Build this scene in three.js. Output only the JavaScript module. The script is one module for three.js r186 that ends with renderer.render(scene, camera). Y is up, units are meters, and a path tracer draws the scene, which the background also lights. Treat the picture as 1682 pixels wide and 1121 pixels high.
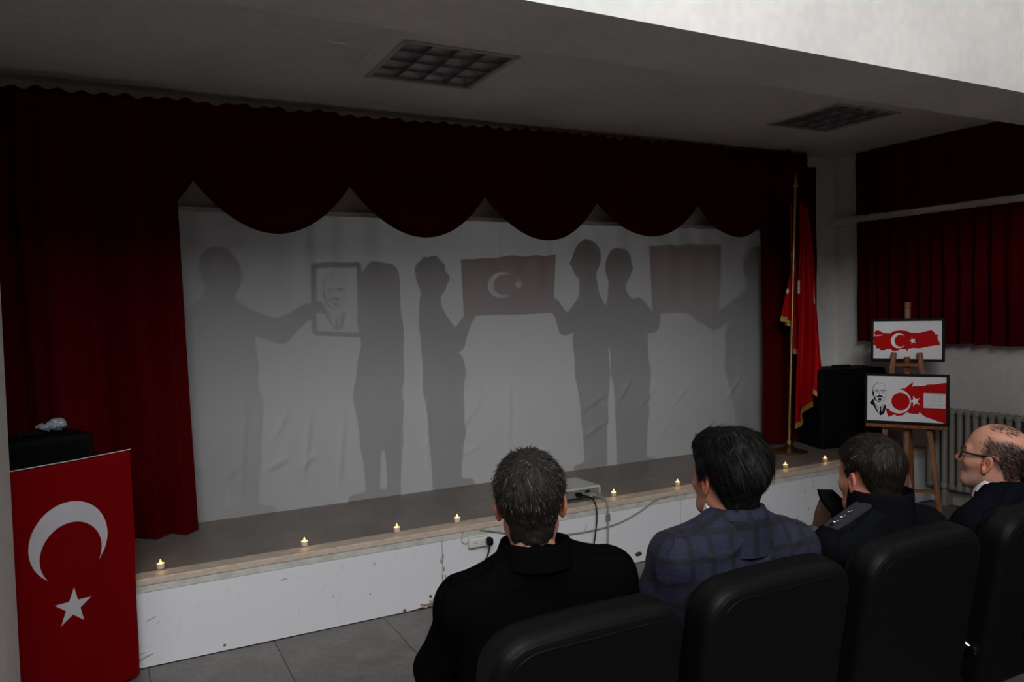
import * as THREE from 'three';
import { RoundedBoxGeometry } from 'three/addons/geometries/RoundedBoxGeometry.js';
import { mergeGeometries } from 'three/addons/utils/BufferGeometryUtils.js';
import { RectAreaLightUniformsLib } from 'three/addons/lights/RectAreaLightUniformsLib.js';

// ---------------------------------------------------------------- camera, lights, exposure
const scene = new THREE.Scene();
scene.background = new THREE.Color(0x000000);
const camera = new THREE.PerspectiveCamera(2 * Math.atan(560.5 / 1268.42) * 180 / Math.PI, 1682 / 1121, 0.05, 60);
camera.position.set(0, 1.65, 4.897);
camera.rotation.order = 'YXZ';
camera.rotation.set(-0.042075, -0.480376, -0.024152);
const renderer = new THREE.WebGLRenderer({ antialias: true });
renderer.toneMapping = THREE.LinearToneMapping;
renderer.toneMappingExposure = 1.0;
renderer.shadowMap.enabled = true;
RectAreaLightUniformsLib.init();

const BOUNCE_LIGHT = 16.5;                       // radiance of the added windows that stand in for bounced flash
const ADDED_WINDOWS = [-1.75, -0.5, 0.75], ADDED_WIN_Y = [3.45, 5.25], ADDED_WIN_W = 1.0;   // centres along x, sill and head, width
const BACK_LAMP = 5.0;                      // unseen lamp behind the cloth, throwing the shadows; candela
const LAMP_AT = new THREE.Vector3(2.45, 0.68, -3.1);
const CANDLE = 0.006;

// room (metres); unseen hall height and back wall chosen to hold the added windows
const HS = 0.4223, ZS = 0.92, XR = 5.943, HC = 2.94, HB = 2.616, ZB1 = 2.335, ZB2 = 2.742, HA = 5.65, XL = -3.2, ZBACK = 7.2, ZDEEP = -3.7;

// ---------------------------------------------------------------- helpers
const hyp = (a, b, c = 0) => Math.sqrt(a * a + b * b + c * c);
const V = (x, y, z) => new THREE.Vector3(x, y, z);
let seed = 12345;
const rnd = () => { seed |= 0; seed = seed + 0x6D2B79F5 | 0; let t = Math.imul(seed ^ seed >>> 15, 1 | seed); t = t + Math.imul(t ^ t >>> 7, 61 | t) ^ t; return ((t ^ t >>> 14) >>> 0) / 4294967296; };
const lerp = (a, b, t) => a + (b - a) * t, clamp = (x, a, b) => Math.min(b, Math.max(a, x));
const sstep = (a, b, x) => { const t = clamp((x - a) / (b - a), 0, 1); return t * t * (3 - 2 * t); };
const hash3 = (x, y, z) => { let h = Math.imul(x, 374761393) ^ Math.imul(y, 668265263) ^ Math.imul(z, 2147483647 - 911); h = Math.imul(h ^ h >>> 13, 1274126177); h ^= h >>> 16; return (h >>> 0) / 4294967296; };
function noise3(x, y, z, per = 0) {
  const xi = Math.floor(x), yi = Math.floor(y), zi = Math.floor(z), fx = x - xi, fy = y - yi, fz = z - zi;
  const u = fx * fx * (3 - 2 * fx), v = fy * fy * (3 - 2 * fy), w = fz * fz * (3 - 2 * fz);
  const m = (a) => per ? ((a % per) + per) % per : a;
  const g = (i, j, k) => hash3(m(xi + i), m(yi + j), zi + k);
  return lerp(lerp(lerp(g(0, 0, 0), g(1, 0, 0), u), lerp(g(0, 1, 0), g(1, 1, 0), u), v), lerp(lerp(g(0, 0, 1), g(1, 0, 1), u), lerp(g(0, 1, 1), g(1, 1, 1), u), v), w) * 2 - 1;
}
const fbm = (x, y, z, per = 0, oct = 4) => { let s = 0, a = 0.5; for (let i = 0; i < oct; i++) { s += a * noise3(x, y, z + i * 7, per); x *= 2; y *= 2; per *= 2; a *= 0.5; } return s; };

const names = new Map();
function numbered(name) { const n = names.get(name) || 0; names.set(name, n + 1); return n ? `${name}_${String(n).padStart(3, '0')}` : name; }
function tag(o, label, category, group) { o.userData.label = label; o.userData.category = category; if (group) o.userData.group = group; return o; }
function shadow(o) { o.castShadow = true; o.receiveShadow = true; return o; }
function part(name, geo, mat, parent) {
  const m = shadow(new THREE.Mesh(geo, mat)); m.name = parent && parent !== scene ? name : numbered(name); (parent || scene).add(m); return m;
}
function thing(name, label, category, pos = [0, 0, 0], ry = 0, group) {
  const g = new THREE.Group(); g.name = numbered(name); g.position.set(...pos); g.rotation.y = ry; scene.add(g); tag(g, label, category, group); return g;
}
function struct(name, geo, mat, label) { const m = part(name, geo, mat); m.userData.kind = 'structure'; if (label) m.userData.label = label; return m; }
function muv(g) {             // uv in metres from the dominant normal axis
  if (g.index) g = g.toNonIndexed();
  const p = g.attributes.position, n = g.attributes.normal, uv = new Float32Array(p.count * 2);
  for (let i = 0; i < p.count; i += 3) {
    const ax = Math.abs(n.getX(i) + n.getX(i + 1) + n.getX(i + 2)), ay = Math.abs(n.getY(i) + n.getY(i + 1) + n.getY(i + 2)), az = Math.abs(n.getZ(i) + n.getZ(i + 1) + n.getZ(i + 2));
    for (let k = i; k < i + 3; k++) {
      const x = p.getX(k), y = p.getY(k), z = p.getZ(k);
      const [a, b] = az >= ax && az >= ay ? [x, y] : ax >= ay ? [z, y] : [x, z];
      uv[2 * k] = a; uv[2 * k + 1] = b;
    }
  }
  g.setAttribute('uv', new THREE.BufferAttribute(uv, 2)); return g;
}
const bx = (x0, x1, y0, y1, z0, z1) => muv(new THREE.BoxGeometry(x1 - x0, y1 - y0, z1 - z0).translate((x0 + x1) / 2, (y0 + y1) / 2, (z0 + z1) / 2));
const rbx = (w, h, d, r, x = 0, y = 0, z = 0, s = 3) => muv(new RoundedBoxGeometry(w, h, d, s, r).translate(x, y, z));
const cyl = (r0, r1, h, x = 0, y = 0, z = 0, n = 20) => new THREE.CylinderGeometry(r1, r0, h, n).translate(x, y + h / 2, z);   // r0 at the bottom
function norm(g) { g = g.index ? g.toNonIndexed() : g; for (const k of Object.keys(g.attributes)) if (!['position', 'normal', 'uv'].includes(k)) g.deleteAttribute(k); if (!g.attributes.uv) g.setAttribute('uv', new THREE.BufferAttribute(new Float32Array(g.attributes.position.count * 2), 2)); return g; }
const join = (...gs) => mergeGeometries(gs.flat().map(norm));
function tube(pts, r, seg = 40, n = 8, closed = false) { return new THREE.TubeGeometry(new THREE.CatmullRomCurve3(pts.map((p) => V(...p)), closed), seg, r, n, closed); }
function bar(a, b, w, d, turn = 0) {           // rectangular stick from a to b
  const A = V(...a), B = V(...b), L = A.distanceTo(B), g = muv(new RoundedBoxGeometry(w, L, d, 2, Math.min(w, d) * 0.18));
  const q = new THREE.Quaternion().setFromUnitVectors(V(0, 1, 0), B.clone().sub(A).normalize());
  g.rotateY(turn); g.applyQuaternion(q); g.translate((A.x + B.x) / 2, (A.y + B.y) / 2, (A.z + B.z) / 2); return g;
}
function grid(nu, nv, f) {                     // f(u, v) -> [x, y, z, U, V]
  const pos = [], uv = [], idx = [];
  for (let j = 0; j <= nv; j++) for (let i = 0; i <= nu; i++) { const r = f(i / nu, j / nv); pos.push(r[0], r[1], r[2]); uv.push(r[3] ?? i / nu, r[4] ?? j / nv); }
  for (let j = 0; j < nv; j++) for (let i = 0; i < nu; i++) { const a = j * (nu + 1) + i, b = a + 1, c = a + nu + 1, d = c + 1; idx.push(a, b, d, a, d, c); }
  const g = new THREE.BufferGeometry(); g.setAttribute('position', new THREE.Float32BufferAttribute(pos, 3)); g.setAttribute('uv', new THREE.Float32BufferAttribute(uv, 2)); g.setIndex(idx); g.computeVertexNormals(); return g;
}
// implicit surfaces -------------------------------------------------
const smin = (a, b, k) => { const h = Math.max(k - Math.abs(a - b), 0) / k; return Math.min(a, b) - h * h * k * 0.25; };
const smax = (a, b, k) => -smin(-a, -b, k);
const ell = (x, y, z, cx, cy, cz, rx, ry, rz) => { x -= cx; y -= cy; z -= cz; const k0 = hyp(x / rx, y / ry, z / rz), k1 = hyp(x / (rx * rx), y / (ry * ry), z / (rz * rz)); return k1 < 1e-6 ? -Math.min(rx, ry, rz) : k0 * (k0 - 1) / k1; };
function cone(x, y, z, a, ra, b, rb) {
  const bx_ = b[0] - a[0], by = b[1] - a[1], bz = b[2] - a[2], px = x - a[0], py = y - a[1], pz = z - a[2];
  const h = clamp((px * bx_ + py * by + pz * bz) / (bx_ * bx_ + by * by + bz * bz + 1e-9), 0, 1);
  return hyp(px - bx_ * h, py - by * h, pz - bz * h) - lerp(ra, rb, h);
}
function sdfMesh(f, lo, hi, h) {
  const n = [0, 1, 2].map((i) => Math.ceil((hi[i] - lo[i]) / h) + 1), [nx, ny, nz] = n, F = new Float32Array(nx * ny * nz), B = 6, at = (i, j, k) => (k * ny + j) * nx + i;
  const R = B * h * 0.87 * 1.7;
  for (let k0 = 0; k0 < nz; k0 += B) for (let j0 = 0; j0 < ny; j0 += B) for (let i0 = 0; i0 < nx; i0 += B) {
    const d = f(lo[0] + (i0 + (B - 1) / 2) * h, lo[1] + (j0 + (B - 1) / 2) * h, lo[2] + (k0 + (B - 1) / 2) * h), far = Math.abs(d) > R;
    for (let k = k0; k < Math.min(nz, k0 + B); k++) for (let j = j0; j < Math.min(ny, j0 + B); j++) for (let i = i0; i < Math.min(nx, i0 + B); i++) F[at(i, j, k)] = far ? d : f(lo[0] + i * h, lo[1] + j * h, lo[2] + k * h);
  }
  const id = new Int32Array(F.length).fill(-1), pos = [], idx = [];
  for (let k = 0; k < nz - 1; k++) for (let j = 0; j < ny - 1; j++) for (let i = 0; i < nx - 1; i++) {
    let m = 0, sx = 0, sy = 0, sz = 0, c = 0; const v = [];
    for (let q = 0; q < 8; q++) { v[q] = F[at(i + (q & 1), j + (q >> 1 & 1), k + (q >> 2))]; if (v[q] < 0) m |= 1 << q; }
    if (m === 0 || m === 255) continue;
    for (let q = 0; q < 8; q++) for (const b of [1, 2, 4]) if (!(q & b)) { const r = q | b; if ((v[q] < 0) !== (v[r] < 0)) { const t = v[q] / (v[q] - v[r]); sx += (q & 1) + (b === 1 ? t : 0); sy += (q >> 1 & 1) + (b === 2 ? t : 0); sz += (q >> 2) + (b === 4 ? t : 0); c++; } }
    id[at(i, j, k)] = pos.length / 3; pos.push(lo[0] + (i + sx / c) * h, lo[1] + (j + sy / c) * h, lo[2] + (k + sz / c) * h);
  }
  for (let k = 1; k < nz - 1; k++) for (let j = 1; j < ny - 1; j++) for (let i = 1; i < nx - 1; i++) {
    const s = F[at(i, j, k)] < 0;
    const q = (a, b, c, d, flip) => { if (a < 0 || b < 0 || c < 0 || d < 0) return; flip ? idx.push(a, c, b, a, d, c) : idx.push(a, b, c, a, c, d); };
    if (s !== F[at(i + 1, j, k)] < 0) q(id[at(i, j - 1, k - 1)], id[at(i, j, k - 1)], id[at(i, j, k)], id[at(i, j - 1, k)], !s);
    if (s !== F[at(i, j + 1, k)] < 0) q(id[at(i - 1, j, k - 1)], id[at(i - 1, j, k)], id[at(i, j, k)], id[at(i, j, k - 1)], !s);
    if (s !== F[at(i, j, k + 1)] < 0) q(id[at(i - 1, j - 1, k)], id[at(i, j - 1, k)], id[at(i, j, k)], id[at(i - 1, j, k)], !s);
  }
  const N = new Float32Array(pos.length), uv = new Float32Array(pos.length / 3 * 2), e = h * 0.5;
  for (let a = 0; a < pos.length; a += 3) {
    const [x, y, z] = [pos[a], pos[a + 1], pos[a + 2]], gx = f(x + e, y, z) - f(x - e, y, z), gy = f(x, y + e, z) - f(x, y - e, z), gz = f(x, y, z + e) - f(x, y, z - e), l = hyp(gx, gy, gz) || 1;
    N[a] = gx / l; N[a + 1] = gy / l; N[a + 2] = gz / l;
    const ax = Math.abs(gx), ay = Math.abs(gy), az = Math.abs(gz), u = az >= ax * 0.8 && az >= ay * 0.6 ? [x, y] : ax >= ay * 0.6 ? [z, y] : [x, z];
    uv[a / 3 * 2] = u[0]; uv[a / 3 * 2 + 1] = u[1];
  }
  const g = new THREE.BufferGeometry(); g.setAttribute('position', new THREE.Float32BufferAttribute(pos, 3)); g.setAttribute('normal', new THREE.BufferAttribute(N, 3)); g.setAttribute('uv', new THREE.BufferAttribute(uv, 2)); g.setIndex(idx); return g;
}
function tint(g, fn) { const p = g.attributes.position, c = new Float32Array(p.count * 3); for (let i = 0; i < p.count; i++) { const r = fn(p.getX(i), p.getY(i), p.getZ(i)); c.set(r, i * 3); } g.setAttribute('color', new THREE.BufferAttribute(c, 3)); return g; }

// textures ----------------------------------------------------------
function tex(n, fn, rep = 1, srgb = false) {
  const d = new Uint8Array(n * n * 4);
  for (let j = 0; j < n; j++) for (let i = 0; i < n; i++) { const r = fn(i / n, j / n); const a = Array.isArray(r) ? r : [r, r, r]; for (let k = 0; k < 3; k++) d[(j * n + i) * 4 + k] = clamp(a[k], 0, 1) * 255; d[(j * n + i) * 4 + 3] = 255; }
  const t = new THREE.DataTexture(d, n, n); t.wrapS = t.wrapT = THREE.RepeatWrapping; t.magFilter = THREE.LinearFilter; t.minFilter = THREE.LinearMipmapLinearFilter; t.generateMipmaps = true; t.repeat.set(rep, rep); if (srgb) t.colorSpace = THREE.SRGBColorSpace; t.needsUpdate = true; return t;
}
function canvasTex(w, h, draw) {
  const c = document.createElement('canvas'); c.width = w; c.height = h; const x = c.getContext('2d'); draw(x, w, h);
  const t = new THREE.CanvasTexture(c); t.colorSpace = THREE.SRGBColorSpace; t.magFilter = THREE.LinearFilter; return t;
}
const grain = tex(256, (u, v) => 0.5 + 0.6 * fbm(u * 16, v * 16, 1, 16, 4));
const coarse = tex(256, (u, v) => 0.5 + 0.8 * fbm(u * 4, v * 4, 5, 4, 5));
const rep = (t, s) => { const c = t.clone(); c.repeat.set(s, s); c.needsUpdate = true; return c; };
const mottle = (a, amp, n, z, fine = 0.4) => tex(256, (u, v) => { const k = 1 + amp * (fbm(u * n, v * n, z, n, 5) + fine * noise3(u * 64, v * 64, z, 64)); return a.map((q) => q * k); }, 1, true);
const lin = (r, g, b) => new THREE.Color().setRGB(r, g, b);
const std = (o) => new THREE.MeshStandardMaterial(o), phy = (o) => new THREE.MeshPhysicalMaterial(o);
const MAT = {
  plaster: std({ color: lin(0.82, 0.8, 0.77), map: rep(mottle([0.96, 0.96, 0.96], 0.05, 4, 3), 0.5), bumpMap: rep(grain, 2), bumpScale: 0.0012, roughness: 0.62 }),
  tile: std({ color: lin(0.175, 0.162, 0.15), map: rep(mottle([0.93, 0.93, 0.93], 0.14, 8, 4), 1.1), roughness: 0.42, bumpMap: rep(grain, 4), bumpScale: 0.0003 }),
  grout: std({ color: lin(0.11, 0.103, 0.096), roughness: 0.9 }),
  deck: std({ color: lin(0.215, 0.19, 0.172), map: rep(mottle([0.92, 0.91, 0.9], 0.12, 6, 14), 0.8), roughness: 0.42, bumpMap: rep(grain, 6), bumpScale: 0.0003 }),
  nosing: std({ color: lin(0.6, 0.5, 0.42), map: rep(mottle([0.95, 0.94, 0.92], 0.09, 12, 24), 2), roughness: 0.55, bumpMap: rep(grain, 8), bumpScale: 0.001 }),
  bandWhite: std({ color: lin(0.58, 0.57, 0.53), map: rep(mottle([0.95, 0.95, 0.94], 0.1, 12, 28), 2), roughness: 0.5 }),
  velvet: phy({ color: lin(0.062, 0.0007, 0.0014), roughness: 0.9, specularIntensity: 0.06, sheen: 0.12, sheenColor: lin(0.3, 0.004, 0.006), sheenRoughness: 0.5, side: THREE.DoubleSide, bumpMap: rep(grain, 8), bumpScale: 0.0008 }),
  cloth: phy({ color: lin(0.7, 0.7, 0.71), roughness: 1, transmission: 0.6, thickness: 0, specularIntensity: 0.2, side: THREE.DoubleSide, bumpMap: rep(grain, 5), bumpScale: 0.0005 }),
  black: phy({ color: lin(0.005, 0.005, 0.0055), roughness: 0.55, specularIntensity: 0.3 }),
  blackPlastic: phy({ color: lin(0.005, 0.005, 0.0055), roughness: 0.65, specularIntensity: 0.15, bumpMap: rep(grain, 10), bumpScale: 0.0008 }),
  mesh: phy({ color: lin(0.004, 0.004, 0.0045), roughness: 0.8, specularIntensity: 0.15, bumpMap: rep(tex(64, (u, v) => hyp((u * 4) % 1 - 0.5, (v * 4) % 1 - 0.5) < 0.34 ? 0 : 1), 40), bumpScale: 0.002 }),
  leather: phy({ color: lin(0.003, 0.003, 0.0033), roughness: 0.5, specularIntensity: 0.25, bumpMap: rep(tex(256, (u, v) => 0.5 + 0.9 * fbm(u * 24, v * 24, 2, 24, 3)), 5), bumpScale: 0.0004 }),
  chrome: std({ color: lin(0.6, 0.6, 0.61), metalness: 1, roughness: 0.22 }),
  steel: std({ color: lin(0.4, 0.4, 0.41), metalness: 1, roughness: 0.35 }),
  brass: std({ color: lin(0.55, 0.38, 0.16), metalness: 1, roughness: 0.35 }),
  gold: std({ color: lin(0.5, 0.3, 0.06), roughness: 0.5, metalness: 0.3, side: THREE.DoubleSide }),
  wood: std({ color: lin(0.34, 0.12, 0.035), map: tex(256, (u, v) => { const k = 0.86 + 0.2 * noise3(u * 40, v * 4, 3, 0) + 0.1 * noise3(u * 120, v * 8, 6); return [k, k * 0.97, k * 0.93]; }, 2, true), roughness: 0.5 }),
  radiator: std({ color: lin(0.3, 0.29, 0.26), roughness: 0.45, bumpMap: rep(grain, 6), bumpScale: 0.0008 }),
  device: std({ color: lin(0.48, 0.48, 0.46), roughness: 0.5, bumpMap: rep(grain, 20), bumpScale: 0.0003 }),
  deviceDark: std({ color: lin(0.16, 0.16, 0.155), roughness: 0.5 }),
  cableGrey: std({ color: lin(0.3, 0.29, 0.26), roughness: 0.6 }),
  whitePlastic: std({ color: lin(0.62, 0.61, 0.57), roughness: 0.4 }),
  frameWhite: std({ color: lin(0.5, 0.48, 0.45), roughness: 0.5 }),
  shirt: std({ color: lin(0.82, 0.82, 0.84), roughness: 0.8, bumpMap: rep(grain, 12), bumpScale: 0.0004 }),
  skin: phy({ vertexColors: true, roughness: 0.55, specularIntensity: 0.5, bumpMap: rep(grain, 30), bumpScale: 0.0003 }),
  hair: phy({ vertexColors: true, roughness: 0.6, specularIntensity: 0.45, side: THREE.DoubleSide }),
};

// ---------------------------------------------------------------- the room
{
  const floor = struct('floor', bx(XL - 0.15, XR + 0.15, -0.15, -0.012, ZDEEP - 0.15, ZBACK + 0.15), MAT.grout, 'grey tiled floor of the hall');
  const P = 0.575, tile = new RoundedBoxGeometry(P - 0.003, 0.02, P - 0.003, 2, 0.0012), variants = [0, 1, 2].map(() => { const g = muv(tile.clone()), uv = g.attributes.uv, a = rnd() * 3, b = rnd() * 3; for (let i = 0; i < uv.count; i++) uv.setXY(i, uv.getX(i) + a, uv.getY(i) + b); return g; });
  for (let i = -5; i < 11; i++) for (let j = 0; j < 11; j++) {
    const x = 0.1 + (i + 0.5) * P, z = ZS + (j + 0.5) * P; if (x + P / 2 > XR + 0.01 || x - P / 2 < XL) continue;
    const t = part('tile', variants[(i * 7 + j * 3 + 40) % 3], MAT.tile, floor); t.position.set(x, -0.01, z);
  }
  const w = (n, ...b) => struct(n, bx(...b), MAT.plaster);
  struct('wall_right', bx(XR, XR + 0.15, -0.15, HA + 0.15, ZDEEP - 0.15, ZBACK + 0.15), MAT.plaster);
  w('wall_left', XL - 0.15, XL, -0.15, HA + 0.15, ZDEEP - 0.15, ZBACK + 0.15);
  { const e = [XL, ...ADDED_WINDOWS.flatMap((x) => [x - ADDED_WIN_W / 2, x + ADDED_WIN_W / 2]), XR], gs = [bx(XL, XR, -0.012, ADDED_WIN_Y[0], ZBACK, ZBACK + 0.15), bx(XL, XR, ADDED_WIN_Y[1], HA, ZBACK, ZBACK + 0.15), bx(XL, XR, ADDED_WIN_Y[0], ADDED_WIN_Y[1], ZBACK + 0.1, ZBACK + 0.15)];
    for (let i = 0; i < e.length; i += 2) gs.push(bx(e[i], e[i + 1], ADDED_WIN_Y[0], ADDED_WIN_Y[1], ZBACK, ZBACK + 0.1)); struct('wall_back', join(gs), MAT.plaster); }
  w('wall_backstage', XL, XR, -0.012, HC, ZDEEP - 0.15, ZDEEP);
  // proscenium wall with its opening
  struct('wall_stage', join(bx(XL, -0.35, HS, HC, -0.14, -0.03), bx(-0.35, 5.45, 2.295, HC, -0.14, -0.03)), MAT.plaster, 'wall above the stage opening');
  struct('wall_stage', bx(5.45, XR, HS, HC, -0.14, -0.03), MAT.plaster, 'wall beside the stage opening');
  // ceiling over the stage, open where the two recessed lights sit
  const X0 = XL, X1 = XR, Z0 = ZDEEP, Z1 = ZB1, y0 = HC, y1 = HC + 0.16, a = [1.31, 1.91], b = [4.29, 4.89], zz = [0.76, 1.36];
  const ce = struct('ceiling', join(bx(X0, X1, y0, y1, Z0, zz[0]), bx(X0, X1, y0, y1, zz[1], Z1), bx(X0, a[0], y0, y1, zz[0], zz[1]), bx(a[1], b[0], y0, y1, zz[0], zz[1]), bx(b[1], X1, y0, y1, zz[0], zz[1]), bx(X0, X1, y1, y1 + 0.05, Z0, Z1)), MAT.plaster, 'grey plaster ceiling over the stage');
  for (const q of [a, b]) part('cover_strip', bx(q[0] - 0.12, q[0] - 0.018, HC - 0.004, HC + 0.01, zz[0] + 0.1, zz[1] + 0.16), MAT.plaster, ce);
  struct('trim_1', bx(X0, X1, HB, HA, ZB1, ZB2), MAT.plaster, 'deep white ceiling beam between hall and stage');
  struct('ceiling', bx(X0 - 0.15, X1 + 0.15, HA, HA + 0.15, ZB1, ZBACK + 0.15), MAT.plaster, 'ceiling over the audience');
  tag(part('column', bx(-0.86, -0.352, 0, HA, 1.47, 2.45), MAT.plaster), 'white painted square column beside the red flag', 'column').userData.kind = 'structure';
  // ledge along the right wall, and the paint step it leaves on the corner
  struct('trim_2', join(bx(XR - 0.075, XR, 2.315, 2.385, -0.03, 5), bx(5.5, XR - 0.075, 2.315, 2.385, -0.03, 0.0)), MAT.plaster, 'narrow ledge along the right wall between two curtains');
  struct('added_partition', bx(2.45, XR, -0.012, 3.0, 4.3, 4.45), MAT.plaster, 'added partition wall out of view, shading the right wall');  // added out of view to keep light off the right wall
  struct('baseboard_right', bx(XR - 0.02, XR, 0, 0.1, ZS, ZBACK), MAT.bandWhite);
}

// ---------------------------------------------------------------- the stage
{
  const st = thing('stage', 'low stage with grey deck, wooden edge strip and white front', 'stage', [0, 0, 0]); st.userData.kind = 'structure';
  part('deck', bx(XL, XR, HS - 0.04, HS, ZDEEP, 0.823), MAT.deck, st);
  part('edge_strip', muv(new RoundedBoxGeometry(XR - XL, 0.034, 0.108, 2, 0.006).translate((XR + XL) / 2, HS - 0.013, 0.874)), MAT.nosing, st).userData.label = 'worn pale brown wooden edge strip';
  part('fascia_band', bx(XL, XR, HS - 0.062, HS - 0.031, 0.88, 0.922), MAT.bandWhite, st);
  part('frame', bx(XL, XR, 0, HS - 0.04, 0.6, 0.897), MAT.black, st);
  const L = 6.1, X0 = -0.1;
  const map = canvasTex(2048, 128, (c, w, h) => {
    c.fillStyle = '#f4f4f6'; c.fillRect(0, 0, w, h);
    const X = (x) => (x - X0) / L * w, Y = (y) => (1 - y / 0.362) * h;
    for (let i = 0; i < 160; i++) { const s = rnd(); c.fillStyle = `rgba(${150 + 40 * rnd() | 0},${150 + 30 * rnd() | 0},${135 + 30 * rnd() | 0},${0.03 + 0.06 * rnd()})`; c.beginPath(); c.ellipse(rnd() * w, rnd() * h, 1 + s * s * 22, 1 + rnd() * 3, rnd() * 3, 0, 7); c.fill(); }
    const line = (x0, y0, x1, y1, col, t) => { c.strokeStyle = col; c.lineWidth = t; c.beginPath(); c.moveTo(X(x0), Y(y0)); c.quadraticCurveTo(X((x0 + x1) / 2) + 2, Y((y0 + y1) / 2) - 2, X(x1), Y(y1)); c.stroke(); };
    line(0.1, 0.22, 0.14, 0.235, '#8b8b88', 1.2); line(0.14, 0.2, 0.155, 0.21, '#a5a5a2', 1); line(0.05, 0.035, 0.12, 0.062, '#6b6b6b', 1.2); line(0.04, 0.06, 0.09, 0.075, '#8b8b8b', 1);
    line(0.72, 0.3, 0.75, 0.304, '#777', 1.2); line(1.2, 0.29, 1.215, 0.305, '#9a9a90', 1.6); line(0.98, 0.16, 0.985, 0.175, '#888', 1.3); line(2.55, 0.27, 2.56, 0.3, '#8d8d86', 1.8);
    for (const [x, y, r] of [[0.44, 0.03, 2.2], [1.37, 0.012, 3], [1.18, 0.14, 1.2]]) { c.fillStyle = '#4a4743'; c.beginPath(); c.arc(X(x), Y(y), r, 0, 7); c.fill(); }
    for (let i = 0; i < 46; i++) { const x = 1.6 - Math.abs(rnd() * rnd()) * 0.22 + 0.03, y = rnd() * rnd() * 0.07; c.fillStyle = ['#6b5a44', '#50402f', '#8d7a5e', '#b8ad98'][i % 4]; c.beginPath(); c.ellipse(X(x), Y(y), 1 + 6 * rnd(), 1 + 3 * rnd(), 0, 0, 7); c.fill(); }
    for (let i = 0; i < 30; i++) { c.fillStyle = ['#8a8272', '#a8a294'][i % 2]; c.beginPath(); c.ellipse(X(1.6 + (rnd() - 0.5) * 0.04), Y(rnd() * 0.28), 1.5 * rnd() + 0.4, 6 * rnd(), 0, 0, 7); c.fill(); }
    c.fillStyle = '#33261a'; c.beginPath(); c.ellipse(X(2.951), Y(0.055), 9, 5, 0, 0, 7); c.fill(); c.fillStyle = '#6e5334'; c.beginPath(); c.ellipse(X(2.94), Y(0.06), 4, 2, 0, 0, 7); c.fill();
    for (let i = 0; i < 34; i++) { c.fillStyle = `rgba(110,107,98,${0.08 + 0.2 * rnd()})`; c.beginPath(); c.ellipse(X(4.2 + rnd() * 1.2), Y(0.03 + rnd() * 0.3), 1 + 5 * rnd() * rnd(), 1 + 6 * rnd(), rnd(), 0, 7); c.fill(); }
  });
  map.wrapS = map.wrapT = THREE.RepeatWrapping; map.repeat.set(1 / L, 1 / 0.362); map.offset.set(-X0 / L, 0);
  const m = std({ color: lin(0.76, 0.765, 0.785), map, roughness: 0.42, bumpMap: rep(coarse, 1.5), bumpScale: 0.001 });
  const xs = [XL, -0.1, 1.6, 3.3, 5.0, XR];
  for (let i = 0; i < 5; i++) part('front_panel', bx(xs[i] + 0.002, xs[i + 1] - 0.002, 0.004, HS - 0.0645, 0.9, i === 1 ? 0.92 : 0.9185), m, st);
}

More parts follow.
